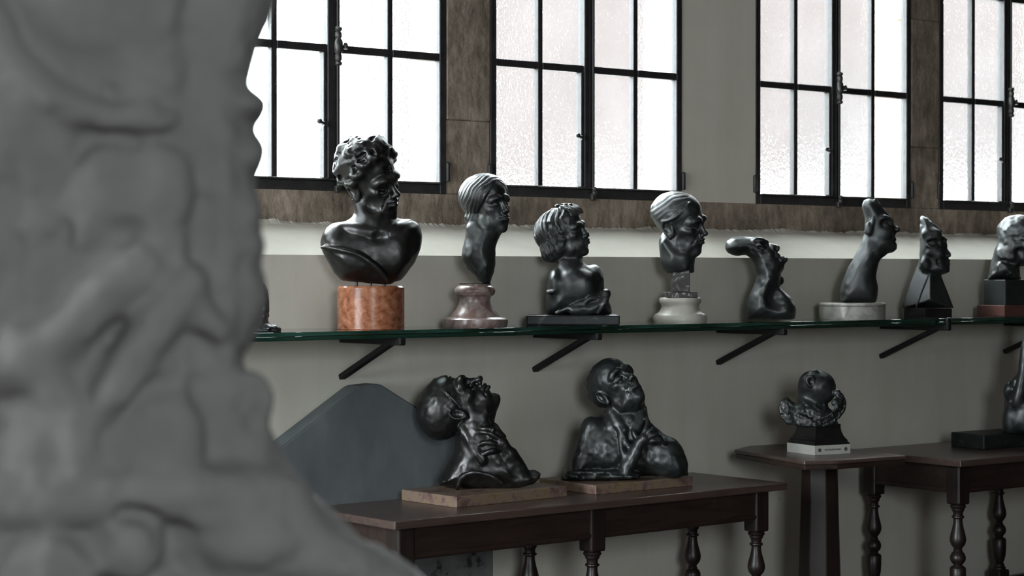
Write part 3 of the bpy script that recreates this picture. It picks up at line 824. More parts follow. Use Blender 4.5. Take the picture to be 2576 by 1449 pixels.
# ---- bust of a man with thick curly hair, on a red marble drum
def bust_curly():
    e, S, bx, by = setup('bronze_bust', 933, -.20, ZSH, 'large black bronze bust with bare shoulders and thick curly hair on red marble drum', GROUP_SHELF)
    K = Clay(800, 1070, 332, 722, -95, 105, 2.0)
    A = lambda pts: scaled(pts, 760, 310, 2.683)
    body = A([(395, 600), (350, 640), (300, 660), (215, 705), (160, 760), (137, 810), (150, 850), (175, 925), (215, 1005), (265, 1062), (370, 1072), (545, 1090), (605, 1088), (622, 1070), (668, 1062), (715, 1000), (762, 935), (782, 850), (796, 760), (775, 690), (725, 655), (685, 650), (640, 640), (600, 620), (560, 560), (430, 560)])
    K.slab(body, 0, 72, 62, 0); K.blur(5)
    K.ell((845, 608, 20), (32, 44, 52), k=26)                                   # shoulders
    K.ell((1034, 600, -12), (24, 42, 44), k=22)
    K.ell((905, 640, 58), (46, 34, 26), k=30); K.ell((985, 640, 52), (38, 34, 26), k=30)   # breast
    K.cap((935, 500, -4), (938, 585, 8), 40, 46, 26)                            # neck
    K.cap((897, 505, 14), (955, 588, 58), 11, 9, 14)                            # neck tendons
    K.cap((975, 540, 30), (962, 588, 58), 9, 8, 12)
    K.tube([(950, 592, 66), (905, 580, 60), (862, 572, 42)], 8, 12)             # collar bones
    K.tube([(968, 592, 62), (1000, 578, 50), (1030, 570, 14)], 8, 12)
    K.ell((956, 596, 80), (12, 9, 9), k=16, mode='sub')
    K.tube([(812, 624, 56), (860, 632, 78), (905, 645, 87), (945, 672, 82), (975, 705, 66)], 4.5, 10)   # edge of the drapery
    K.tube([(812, 632, 62), (860, 641, 83), (903, 655, 92), (940, 682, 88), (966, 708, 74)], 4, 8, 'sub')
    h = Head(K, (936, 459, 10), 184, frame(45, -7, 19))
    h.build(nose=1.1, gaunt=1, ears=(-1, 1), brow=1.15, chin=1.15, earsize=1.15)
    h.tube([(.34, -.05, .19), (.35, .0, .17), (.34, .05, .19)], .006, .03, 'sub'); h.tube([(.335, -.05, .25), (.345, .0, .23), (.335, .05, .25)], .006, .03, 'sub')
    # hair: a thick mass brushed up from a high arched hairline, curls along its rim
    for q in (-1, 1):
        h.hair((-.10, q * .03, .30), (.40, .335, .335), [plane3((.30, 0, .42), (.19, q * .25, .28), (-.02, q * .33, .0), (.4, q * .1, 0))], .02, (3.0, 15))
    h.ell((.02, .02, .50), (.25, .25, .14), .05); h.ell((-.30, 0, .10), (.16, .25, .24), .05)
    rg = random.Random(5)
    rim = [(.22, -.04, .50), (.25, -.14, .42), (.22, .08, .50), (.21, .20, .43), (.17, .29, .33), (.16, -.26, .33), (.08, -.34, .20), (-.05, -.36, .07), (.10, .35, .22), (-.36, -.12, .40), (-.44, -.16, .24), (-.46, -.12, .08), (-.34, -.28, .20), (-.25, -.33, .08), (-.05, -.30, .52), (.06, -.16, .60), (-.1, -.1, .63), (-.24, -.2, .54), (.1, .1, .62), (-.02, .28, .52), (.16, .0, .57), (-.30, .05, .56), (-.40, .0, .44)]
    for f, l, u in rim:
        r = rg.uniform(.055, .08)
        h.ell((f * .96, l * .96, .3 + (u - .3) * .96), (r * 1.25, r * 1.15, r * .85), .09)
        a = rg.uniform(0, 6.28)
        h.tube([(f + .05 * math.cos(a), l + .05 * math.sin(a), u + .05), (f, l - .01, u + .08), (f - .05 * math.cos(a), l - .05 * math.sin(a), u + .05)], .008, .04, 'sub', n=3)
    for i in range(30):
        a = rg.uniform(.3, 2.9) * rg.choice((1, -1)); t = rg.uniform(.0, 1.1)
        v = [(-.10 + .40 * math.cos(a + d) * math.cos(t + d * .5), .345 * math.sin(a + d) * math.cos(t + d * .5), .30 + .34 * math.sin(t + d * .5)) for d in (0, .25, .5)]
        if v[0][0] > .1 and v[0][2] < .42: continue
        h.tube(v, .016, .03, 'sub' if i % 2 else 'add', n=4)
    K.rough(1.3, 9, (835, 335, -95), (1010, 420, 105), 10); K.rough(.8, 16)
    K.cut((930, 716, 0), (0, 1, 0))
    link('figure', K.mesh('figure', bx, by, S), BR_BLACK, e)
    R, hz = 84.5 / S, (by - 719) / S
    lathe('marble_drum', [(R - .002, 0), (R, .002), (R, hz - .006), (R - .006, hz)], M_ROSSO, e, 56)
    for xx in (898, 933, 968):
        lathe('pin', [(.004, hz - .001), (.004, hz + 14 / S)], BR_BLACK, e, 10, ((xx - bx) / S, 0, 0))
bust_curly()

# ---- smooth-haired woman's head on a turned marble base
def bust_woman():
    e, S, bx, by = setup('bronze_portrait', 1195, -.17, ZSH, 'bronze head of a smiling woman with parted smooth hair on turned breccia base', GROUP_SHELF)
    K = Clay(1148, 1306, 432, 722, -75, 80, 1.8)
    A = lambda pts: scaled(pts, 1140, 430, 4.995)
    neck = A([(215, 640), (205, 860), (170, 925), (130, 1060), (130, 1110), (220, 1260), (330, 1380), (385, 1432), (460, 1425), (482, 1360), (510, 1270), (531, 1200), (530, 1100), (526, 1000), (540, 920), (575, 850), (605, 780), (500, 560)])
    K.slab(neck, -2, 44, 40, 0); K.blur(5)
    K.cap((1206, 560, -6), (1200, 640, 0), 30, 34, 20)
    K.cap((1184, 575, 16), (1222, 668, 34), 9, 8, 12); K.cap((1190, 640, 30), (1215, 680, 30), 8, 6, 12)
    h = Head(K, (1229, 518, 2), 148, frame(42, 7, 5))
    h.build(nose=.85, ears=(), brow=.7, lips=1.15, eye='closed', chin=.95, lines=0)
    for q in (1, -1):
        h.hair((-.095, q * .02, .185), (.455, .372, .385), [plane3((.33, 0, .40), (.20, q * .30, .06), (-.03, q * .36, -.20), (.4, q * .1, -.1))], .006)
        h.ell((-.20, q * .22, -.15), (.17, .10, .12), .05)
    h.waves([(q, [plane3((.33, 0, .40), (.20, q * .30, .06), (-.03, q * .36, -.20), (.4, q * .1, -.1))]) for q in (1, -1)], (.8, 0, -.6), .07, .0036, -.22)
    h.ell((-.36, 0, -.14), (.12, .15, .13), .06)
    h.tube([(.28, 0, .48), (.1, 0, .545), (-.1, 0, .56)], .007, .02, 'sub')
    K.rough(.7, 12); K.rough(2.0, 9, (1150, 660, -75), (1260, 722, 80), 20)
    link('figure', K.mesh('figure', bx, by, S), BR_GREEN, e)
    q = lambda r, y: (r / S, (by - y) / S)
    prof = [(80 / S, 0)] + [q(81, by - 2), q(83, 812), q(82, 803), q(77, 799), q(63, 797), (61 / S, (by - 793) / S), q(56, 786), q(48, 778), q(41, 766), q(38, 754), q(40, 746), q(48, 742), q(51, 735), q(51, 728), q(47, 722), q(42, 719), q(40, 718), q(40, 715)]
    lathe('turned_base', prof, M_BRECCIA, e, 48)
    lathe('top_disc', [q(40, 714.8), q(40, 713)], BLACKSTONE, e, 40)
bust_woman()

# ---- child with bobbed hair looking up, on a black slab
def bust_child():
    e, S, bx, by = setup('bronze_bust', 1441, -.19, ZSH, 'bronze bust of a child with bobbed hair looking up, on long black slab', GROUP_SHELF)
    K = Clay(1328, 1562, 512, 796, -85, 88, 2.0)
    A = lambda pts: scaled(pts, 1300, 460, 3.813)
    torso = A([(400, 760), (370, 840), (330, 900), (312, 1010), (285, 1045), (275, 1140), (290, 1270), (910, 1270), (905, 1200), (880, 1120), (830, 1010), (800, 900), (750, 840), (680, 803), (615, 780), (560, 740)])
    K.slab(torso, 0, 58, 52, 0); K.blur(5)
    K.ell((1397, 712, 30), (18, 36, 34), k=16); K.ell((1495, 700, -10), (22, 34, 38), k=18)
    K.ell((1452, 715, 48), (36, 30, 18), k=22)
    K.cap((1432, 640, -2), (1437, 690, 6), 30, 32, 18)
    K.slab(A([(285, 1030), (375, 1020), (375, 1060), (290, 1070)]), 52, 12, 6, 4)
    K.ell((1524, 738, 40), (12, 12, 13), k=3)
    K.tube([(1520, 748, 42), (1505, 768, 48), (1480, 776, 52), (1440, 778, 58)], 11, 8)
    for t in range(5): K.tube([(1400 + 26 * t, 786 - 8 * (t % 2), 56), (1440 + 20 * t, 770 - 9 * (t % 3), 60), (1490 + 9 * t, 752, 50)], 4, 5)
    h = Head(K, (1423, 588, 4), 136, frame(62, 15, 8))
    h.build(nose=.75, ears=(), brow=.8, lips=1.1, chin=.9, eye='open', lines=0)
    h.ell((-.15, 0, .10), (.45, .37, .38), .04); h.ell((-.27, 0, -.18), (.28, .34, .26), .07); h.ell((-.28, -.18, -.28), (.22, .16, .16), .06)
    h.ell((-.12, -.27, -.10), (.2, .09, .25), .06); h.ell((-.12, .27, -.10), (.2, .09, .25), .06)
    hp_ = [plane3((.26, 0, .45), (.10, .36, .1), (.10, -.36, .1), (.5, 0, -.1))]
    h.waves([(1, hp_), (-1, hp_)], (1, .35, .12), .10, .012, -.42)
    for i in range(9):
        y = -.22 + i * .055
        h.tube([(.18, y, .50), (.30, y * 1.05, .40), (.355, y * 1.15, .27)], .018, .03, r1=.010)
    for f, l, u in ((.20, -.06, .53), (.10, .05, .55), (.24, .06, .50), (.06, -.12, .53)): h.ell((f, l, u), (.05, .045, .035), .02)
    K.rough(1.6, 9, (1335, 515, -85), (1440, 670, 88), 14); K.rough(1.0, 14)
    K.cut((1440, 792, 0), (0, 1, 0))
    link('figure', K.mesh('figure', bx, by, S), BR_GREEN, e)
    hz = (by - 791.5) / S
    box('black_slab', (1325 - bx) / S, (1558 - bx) / S, -.085, .085, 0, hz, BLACKSTONE, e, .006, 2)
bust_child()

# ---- older man with combed-back hair on a veined block
def bust_combed():
    e, S, bx, by = setup('bronze_portrait', 1711, -.19, ZSH, 'bronze head of a man with combed-back hair on veined marble block and cream base', GROUP_SHELF)
    K = Clay(1636, 1786, 480, 694, -70, 78, 1.8)
    A = lambda pts: scaled(pts, 1300, 460, 3.813)
    neck = A([(1395, 600), (1410, 690), (1408, 750), (1440, 802), (1550, 828), (1640, 832), (1660, 870), (1706, 862), (1696, 800), (1706, 740), (1722, 700), (1650, 600)])
    K.slab(neck, -2, 40, 34, 0); K.blur(4)
    K.cap((1690, 610, -4), (1700, 660, 0), 33, 34, 20); K.cap((1672, 612, 22), (1722, 672, 28), 8, 7, 10)
    h = Head(K, (1712, 565, 2), 157, frame(61, -2, 8))
    h.build(nose=1.0, ears=(-1, 1), gaunt=.6, brow=1.1, earsize=1.2, chin=1.05)
    for q in (-1, 1):
        h.hair((-.095, q * .01, .185), (.415, .335, .345), [plane3((.27, 0, .46), (.13, q * .29, .16), (-.12, q * .34, .06), (.4, q * .1, 0))], .01)
    h.waves([(q, [plane3((.27, 0, .46), (.13, q * .29, .16), (-.12, q * .34, .06), (.4, q * .1, 0))]) for q in (1, -1)], (-.42, 0, .9), .08, .0030, -.1)
    h.tube([(.26, -.15, .37), (.12, -.29, .19), (-.02, -.345, .11), (-.14, -.335, .08)], .013, .03)
    K.rough(.8, 12)
    K.cut((1690, 687, 0), (0, 1, 0))
    link('figure', K.mesh('figure', bx, by, S), BR_GREEN, e)
    q = lambda r, y: (r / S, (by - y) / S)
    prof = [(66 / S, 0), q(67, by - 3), q(68, 803), q(67, 795), q(62, 789), q(56, 787), q(52, 783), q(48, 776), q(47, 770), q(49, 764), q(52, 761), q(53, 755), q(51, 750), q(49, 748.5)]
    lathe('cream_base', prof, M_WHITE, e, 48)
    z1, z2, z3 = (by - 748.3) / S, (by - 734.5) / S, (by - 678) / S
    a = .062; c = empty('mount', (0, 0, 0), math.radians(8)); c.parent = e
    box('marble_slab', -a, a, -a, a, z1, z2 - .0003, M_DARKV, c, .002, 1)
    b_ = .034; box('marble_block', -b_, b_, -b_, b_, z2, z3, M_DARKV, c, .002, 1)
bust_combed()

# ---- long-skulled grotesque leaning back
def bust_longskull():
    e, S, bx, by = setup('grotesque_bust', 1939, -.20, ZSH, 'bronze grotesque head with long backward skull and upturned sharp profile', GROUP_SHELF)
    K = Clay(1820, 2012, 588, 812, -70, 72, 1.8)
    A = lambda pts: scaled(pts, 1800, 470, 3.3196)
    P = lambda x, y, w: (1800 + x / 3.3196, 470 + y / 3.3196, w)
    torso = A([(350, 690), (352, 730), (330, 810), (282, 910), (256, 1010), (262, 1130), (658, 1130), (671, 1050), (665, 1000), (630, 932), (572, 882), (534, 840), (549, 790), (541, 740), (560, 690), (500, 620), (380, 620)])
    K.slab(torso, 0, 52, 44, 0); K.blur(5)
    head = A([(97, 520), (110, 482), (160, 442), (240, 423), (330, 430), (385, 448), (420, 478), (470, 492), (510, 540), (520, 570), (545, 600), (570, 610), (585, 640), (560, 690), (520, 730), (420, 740), (350, 700), (300, 612), (255, 580), (170, 576), (115, 556)])
    K.slab(head, 0, 36, 34, 16); K.blur(2)
    K.ell(P(165, 500, 0), (23, 21, 24), k=14)
    nose = A([(420, 482), (455, 486), (500, 492), (530, 500), (538, 520), (520, 540), (500, 548), (450, 540)])
    K.slab(nose, 0, 8, 8, 6)
    K.ell(P(515, 530, 5), (6, 5, 4), k=3); K.ell(P(515, 530, -5), (6, 5, 4), k=3)
    K.slab(A([(545, 605), (590, 596), (604, 612), (598, 632), (570, 645)]), 0, 10, 9, 6)
    for s_ in (1, -1):
        K.tube([P(330, 455, 27 * s_), P(385, 462, 25 * s_), P(425, 480, 15 * s_)], 5, 7)
        K.ell(P(395, 515, 32 * s_), (12, 11, 10), k=8, mode='sub')
        K.ell(P(385, 520, 25 * s_), (9, 9, 7), k=3)
        K.tube([P(350, 500, 30 * s_), P(375, 495, 33 * s_), P(402, 512, 28 * s_)], 2.2, 3)
        K.tube([P(352, 530, 31 * s_), P(380, 545, 32 * s_), P(404, 530, 26 * s_)], 2, 3)
        K.tube([P(305, 560, 32 * s_), P(330, 585, 33 * s_)], 2, 3, 'sub'); K.tube([P(300, 545, 31 * s_), P(332, 568, 33 * s_)], 2, 3, 'sub')
        K.ell(P(450, 570, 24 * s_), (12, 10, 9), k=10)
        K.tube([P(480, 545, 17 * s_), P(500, 580, 19 * s_), P(510, 625, 18 * s_)], 2.6, 4, 'sub')
        K.tube([P(520, 575, 10 * s_), P(540, 590, 8 * s_)], 3, 3)
        K.tube([P(330, 440, 14 * s_), P(350, 432, 10 * s_)], 3, 4)
    K.cap(P(548, 585, -9), P(548, 585, 9), 2.2, 2.2, 3, 'sub')
    K.cap(P(562, 600, -8), P(562, 600, 8), 3.4, 3.4, 3)
    K.ell(P(545, 790, 0), (7, 10, 10), k=8)
    # bowl of the collar
    K.ell(P(505, 930, 52), (27, 30, 26), k=16, mode='sub')
    K.rough(1.0, 11)
    K.cut((1940, 809.5, 0), (0, 1, 0))
    o = link('figure', K.mesh('figure', bx, by, S), BR_GREEN, e); o.location.z = (809.5 - by) / S
bust_longskull()

# ---- tall pointed-skull head on a round marble base
def bust_pointed():
    e, S, bx, by = setup('grotesque_bust', 2144, -.20, ZSH, 'tall bronze head with rounded cone skull and beak nose on round grey marble base', GROUP_SHELF)
    K = Clay(2104, 2268, 492, 768, -62, 64, 1.8)
    A = lambda pts: scaled(pts, 1800, 470, 3.3196)
    P = lambda x, y, w: (1800 + x / 3.3196, 470 + y / 3.3196, w)
    neck = A([(1240, 420), (1200, 500), (1120, 650), (1060, 780), (1035, 880), (1045, 972), (1332, 972), (1347, 930), (1357, 850), (1337, 760), (1347, 680), (1372, 600), (1402, 570), (1400, 480)])
    K.slab(neck, 0, 46, 40, 0); K.blur(5)
    head = A([(1222, 150), (1235, 112), (1280, 97), (1330, 110), (1370, 160), (1420, 212), (1462, 290), (1486, 340), (1488, 400), (1480, 440), (1490, 500), (1480, 530), (1400, 572), (1330, 600), (1250, 540), (1240, 420), (1240, 380), (1246, 260), (1225, 190)])
    K.slab(head, 0, 36, 33, 14); K.blur(3)
    K.slab(A([(1450, 270), (1490, 322), (1522, 340), (1528, 352), (1515, 372), (1490, 400), (1465, 390)]), 0, 8, 8, 6)
    K.ell(P(1512, 360, 0), (6, 6, 9), k=4)
    K.slab(A([(1470, 420), (1498, 432), (1500, 446), (1484, 458), (1496, 470), (1503, 495), (1502, 522), (1470, 540), (1430, 500), (1450, 440)]), 0, 15, 13, 14)
    for s_ in (1, -1):
        K.tube([P(1380, 262, 28 * s_), P(1420, 270, 24 * s_), P(1462, 296, 12 * s_)], 4.5, 7)
        K.ell(P(1425, 320, 30 * s_), (14, 13, 13), k=10, mode='sub')
        K.ell(P(1412, 322, 23 * s_), (8, 7, 7), k=4)
        K.ell(P(1405, 385, 24 * s_), (16, 13, 12), k=14)
        K.ell(P(1278, 350, 33 * s_), (10, 17, 9), k=7)          # cap lappet over the ear
        K.tube([P(1315, 265, 33 * s_), P(1300, 330, 35 * s_), P(1275, 385, 35 * s_), P(1248, 380, 28 * s_)], 3.2, 4)
        K.tube([P(1465, 400, 12 * s_), P(1455, 450, 15 * s_), P(1470, 490, 14 * s_)], 2.6, 4, 'sub')
    K.cap(P(1500, 459, -9), P(1500, 459, 9), 1.6, 1.6, 3, 'sub')
    K.tube([P(1330, 108, 8), P(1380, 190, 10), P(1440, 262, 6)], 3.0, 5)
    K.rough(.9, 13)
    K.cut((2140, 762, 0), (0, 1, 0))
    link('figure', K.mesh('figure', bx, by, S), BR_DULL, e)
    R = 83.5 / S; hz = (by - 761.5) / S
    lathe('round_base', [(R - .003, 0), (R - .002, .004), (R - .002, hz - .016), (R - .005, hz - .014), (R - .002, hz - .012), (R, hz - .010), (R, hz - .004), (R - .004, hz)], M_GREY, e, 56)
bust_pointed()

# ---- mask with an angular collar on a black slab
def bust_mask():
    e, S, bx, by = setup('grotesque_bust', 2334, -.20, ZSH, 'bronze mask with pointed crown on angular collar, standing on black slab', GROUP_SHELF)
    K = Clay(2262, 2408, 540, 780, -64, 64, 1.8)
    A = lambda pts: scaled(pts, 2140, 490, 4.389)
    P = lambda x, y, w: (2140 + x / 4.389, 490 + y / 4.389, w)
    # collar: faceted pyramid with its edge to the viewer
    K.slab(A([(755, 680), (672, 900), (570, 1250), (1132, 1250), (1000, 900), (960, 760), (850, 660)]), 0, 52, 24, 0, pw=1.25)
    cx = 2140 + 875 / 4.389
    K.cut((cx, 775, 62), (-.62, -.32, .72), 3); K.cut((cx, 775, 62), (.66, -.30, .70), 3)
    K.tube([P(838, 900, 46), P(760, 1080, 44), P(705, 1240, 40)], 4.2, 3, 'sub')
    K.tube([P(850, 900, 50), P(780, 1080, 48), P(725, 1240, 46)], 2.6, 3)
    K.tube([P(690, 880, 26), P(650, 1060, 26), P(625, 1230, 26)], 2.2, 2, 'sub')
    face = A([(780, 240), (802, 237), (850, 256), (895, 302), (912, 342), (958, 382), (985, 412), (1020, 462), (1040, 520), (1040, 600), (1050, 700), (1060, 760), (1085, 800), (1086, 850), (1050, 871), (1000, 886), (850, 881), (790, 850), (755, 800), (760, 700), (765, 580), (770, 450), (760, 350), (775, 290)])
    K.slab(face, 4, 36, 30, 5)
    K.slab(A([(980, 420), (1035, 470), (1067, 490), (1050, 520), (1066, 556), (1058, 582), (1000, 600)]), 4, 12, 9, 6)
    K.slab(A([(1010, 540), (1055, 590), (1102, 652), (1092, 682), (1070, 692), (1030, 680)]), 6, 9, 9, 6)
    K.ell(P(1070, 672, 14), (7, 5, 5), k=3)
    K.slab(A([(1050, 690), (1096, 722), (1082, 742), (1094, 770), (1060, 800), (1020, 750)]), 5, 13, 9, 6)
    K.tube([P(1050, 745, 14), P(1095, 742, 5)], 1.8, 3, 'sub')
    # heavy hollow brows
    K.tube([P(850, 500, 34), P(900, 492, 40), P(955, 480, 36), P(972, 445, 30), P(930, 420, 34)], 4.2, 5)
    K.ell(P(920, 540, 42), (18, 11, 12), k=8, mode='sub')
    K.ell(P(905, 545, 30), (11, 9, 8), k=3)
    K.tube([P(855, 560, 36), P(900, 585, 38), P(950, 560, 34)], 3.0, 4)
    K.ell(P(1030, 520, 22), (8, 6, 8), k=5, mode='sub')
    K.ell(P(880, 430, 32), (22, 14, 12), k=10)
    K.ell(P(940, 660, 34), (18, 15, 9), k=10); K.ell(P(880, 745, 42), (18, 16, 8), k=10, mode='sub')
    K.tube([P(990, 660, 28), P(965, 720, 33), P(975, 790, 30)], 2.8, 4, 'sub')
    K.ell(P(820, 770, 34), (12, 14, 8), k=8)
    K.tube([P(790, 250, 8), P(800, 300, 20), P(870, 360, 28), P(920, 400, 26)], 3.2, 5)
    K.tube([P(910, 335, 2), P(955, 390, 4), P(985, 410, 6)], 4, 4)
    K.rough(1.1, 11, (2300, 540, -64), (2400, 700, 64), 12)
    K.cut((2330, 776, 0), (0, 1, 0))
    link('figure', K.mesh('figure', bx, by, S), BR_DULL, e)
    hz = (by - 775.5) / S
    c = empty('slab_mount', (0, 0, 0), math.radians(38)); c.parent = e
    box('black_slab', -.076, .076, -.076, .076, 0, hz, BLACKLAC, c, .003, 2)
bust_mask()

# ---- head on a dark cube at the end of the row
def bust_cube():
    e, S, bx, by = setup('bronze_portrait', 2534, -.20, ZSH, 'rough bronze head with thick neck on dark cube and reddish wooden slab', GROUP_SHELF)
    K = Clay(2478, 2640, 540, 706, -66, 66, 2.0)
    A = lambda pts: scaled(pts, 2440, 530, 4.83)
    P_ = lambda x, y, w: (2440 + x / 4.83, 530 + y / 4.83, w)
    K.slab(A([(362, 215), (392, 155), (455, 103), (560, 80), (680, 88), (760, 140), (800, 250), (790, 420), (740, 560), (680, 640), (600, 662), (592, 700), (612, 820), (700, 850), (200, 850), (236, 770), (268, 610), (300, 500), (345, 380)]), 0, 46, 40, 0); K.blur(2)
    h = Head(K, (2563, 604, 6), 124, frame(58, -4, 6))
    h.build(nose=1.05, ears=(-1,), brow=1.3, gaunt=.8, earsize=1.0)
    K.tube([P_(330, 590, 38), P_(440, 625, 42), P_(570, 660, 36)], 3, 5, 'sub')
    K.rough(1.8, 10); K.rough(1.2, 22)
    K.cut((2530, 703.5, 0), (0, 1, 0))
    link('figure', K.mesh('figure', bx, by, S), BR_GREEN, e)
    c = empty('mount', (0, 0, 0), math.radians(40)); c.parent = e
    z1 = (by - 767) / S; z2 = (by - 703.6) / S
    a, b_ = .098, .076
    box('wooden_slab', -a, a, -a, a, 0, z1 - .0003, REDWOOD, c, .003, 2)
    box('cube', -b_, b_, -b_, b_, z1, z2, BR_GREEN, c, .003, 2)
bust_cube()

# ---- narrow figure half hidden at the other end
def bust_hidden():
    e, S, bx, by = setup('bronze_figure', 640, -.19, ZSH, 'small dark bronze figure with rough pale-edged foot, beside the red marble drum', GROUP_SHELF)
    K = Clay(566, 716, 680, 840, -60, 60, 2.0)
    K.slab([(600, 836), (598, 760), (606, 715), (625, 694), (650, 698), (668, 716), (675, 736), (677, 765), (676, 810), (680, 836)], 0, 40, 24, 0)
    K.ell((638, 740, 30), (22, 28, 14), k=12); K.ell((655, 770, 36), (9, 30, 7), k=8, mode='sub')
    K.slab([(578, 840), (582, 826), (600, 818), (640, 815), (676, 812), (695, 816), (706, 824), (706, 840)], 0, 48, 9, 5)
    K.rough(2.0, 9); K.rough(2.0, 18)
    K.cut((640, 832, 0), (0, 1, 0))
    o = link('figure', K.mesh('figure', bx, by, S), BR_GREEN, e); o.location.z = (832 - by) / S
bust_hidden()

# ================================================================== FIGURES ON THE TABLES
def corner_block(e, px3, z, h, mat, name, parent_inv, bevel=.003, depth=None):
    """rectangular block seen on one corner: photo pixels of its left, near and right bottom corners on height z"""
    L_, C_, R_ = [onz(x, y, z)[:2] for x, y in px3]
    u = R_ - C_; lu = np.linalg.norm(u); u = u / lu
    v = np.array([-u[1], u[0]]); d = float((L_ - C_) @ v) if depth is None else depth
    q = [C_, C_ + u * lu, C_ + u * lu + v * d, C_ + v * d]
    loc = [tuple((parent_inv @ Vector((p[0], p[1], 0)))[:2]) for p in q]
    return prism(name, loc, 0, h, mat, e, bevel, 2), q
def setup_at(name, p, label, group, cat='sculpture'):
    e = stand(name, np.array(p, float), label, cat, group); bpy.context.view_layer.update()
    S = pxm(p); bx, by = proj(p)
    return e, S, bx, by

def hand(K, wrist, palm, r, fingers, thumb=None, rf=4.0):
    K.cap(wrist, palm, r * .85, r, 6)
    for pts in fingers: K.tube(pts, rf, 3, r1=rf * .72, n=4)
    if thumb: K.tube(thumb, rf * 1.1, 3, r1=rf * .8, n=4)

# ---- capped head thrown back, hand on the throat
def fig_capped():
    z = zt1
    cs = [(1015, 1258), (1148.4, 1278), (1427, 1249)]
    quad = [onz(x, y, z) for x, y in cs]; mid = (quad[0] + quad[2]) / 2
    e, S, bx, by = setup_at('bronze_figure', mid, 'black bronze of a capped head thrown back, hand at throat, on pink-ochre marble', GROUP_TABLE)
    inv = e.matrix_world.inverted()
    hp = 27 / S; corner_block(e, cs, z, hp, M_OCHRE, 'marble_plinth', inv, .003)
    K = Clay(1034, 1368, 934, 1252, -92, 100, 2.1)
    A = lambda pts: scaled(pts, 960, 900, 3.45)
    P = lambda x, y, w: (960 + x / 3.45, 900 + y / 3.45, w)
    body = A([(650, 720), (658, 800), (640, 850), (600, 930), (545, 1030), (482, 1120), (500, 1170), (650, 1200), (1000, 1190), (1150, 1155), (1232, 1095), (1208, 1020), (1190, 950), (1135, 860), (1090, 780), (1030, 700), (955, 640), (930, 560), (800, 520), (700, 600)])
    K.slab(body, 0, 62, 50, 0)
    K.cap(P(800, 560, 0), P(830, 800, 6), 42, 48, 24)
    K.tube([P(690, 640, 36), P(760, 760, 50), P(880, 930, 62)], 7, 12); K.tube([P(840, 560, 38), P(900, 640, 40), P(960, 800, 50)], 7, 12)
    K.tube([P(1000, 1140, 20), P(1200, 1120, 10), P(1330, 1090, 0)], 12, 12)
    K.slab(A([(1100, 1090), (1240, 1062), (1340, 1052), (1382, 1066), (1372, 1100), (1270, 1150), (1100, 1180)]), 0, 44, 12, 6)
    K.ell(P(890, 1160, 78), (70, 22, 26), k=10, mode='sub')
    K.tube([P(650, 1195, 52), P(700, 1080, 66), P(800, 1030, 74), P(950, 1060, 76), P(1060, 1130, 66)], 3, 9)
    h = Head(K, (1152, 1043, 0), 190, frame(86, 69, 2))
    h.build(nose=1.08, ears=(-1, 1), brow=1.2, gaunt=.5, chin=1.2, lips=1.3, eye='closed', earsize=.95)
    h.hair((-.085, 0, .17), (.425, .345, .36), [plane3((.19, 0, .40), (.10, .33, .08), (.10, -.33, .08), (.5, 0, 0))], .008)
    h.tube([(.235, .03, .43), (.19, -.20, .30), (.11, -.325, .09), (.03, -.33, -.06)], .012, .02)
    for i in range(4): h.tube([(.36 - .01 * i, -.10, .12 + .045 * i), (.37 - .01 * i, 0, .13 + .045 * i), (.36 - .01 * i, .10, .12 + .045 * i)], .008, .02, 'sub')
    # forearm and hand on the throat
    K.cap(P(1215, 1085, 22), P(1120, 890, 42), 23, 19, 12)
    hand(K, P(1120, 890, 44), P(1040, 790, 52), 17,
         [[P(1040, 725, 54), P(965, 668, 58), P(880, 662, 56), P(825, 648, 50)],
          [P(1030, 755, 58), P(950, 705, 64), P(870, 690, 60), P(812, 688, 52)],
          [P(1010, 800, 60), P(940, 778, 68), P(880, 784, 66), P(836, 808, 60)],
          [P(1010, 845, 60), P(950, 850, 68), P(900, 870, 66), P(862, 884, 62)]],
         [P(1060, 740, 40), P(1010, 680, 28), P(985, 640, 20)], 6.2)
    for x, y in ((965, 668), (950, 705), (940, 778), (950, 850)): K.ell(P(x, y, 63), (6, 6, 6), k=3)
    K.rough(1.1, 11); K.rough(1.2, 20, (1080, 1090, -92), (1368, 1252, 100), 12)
    ty = by - hp * S
    K.cut((1150, ty + 18, 0), (.0, 1, 0))
    o = link('figure', K.mesh('figure', bx, by, S), BR_BLACK, e); o.location.z = 18 / S
fig_capped()

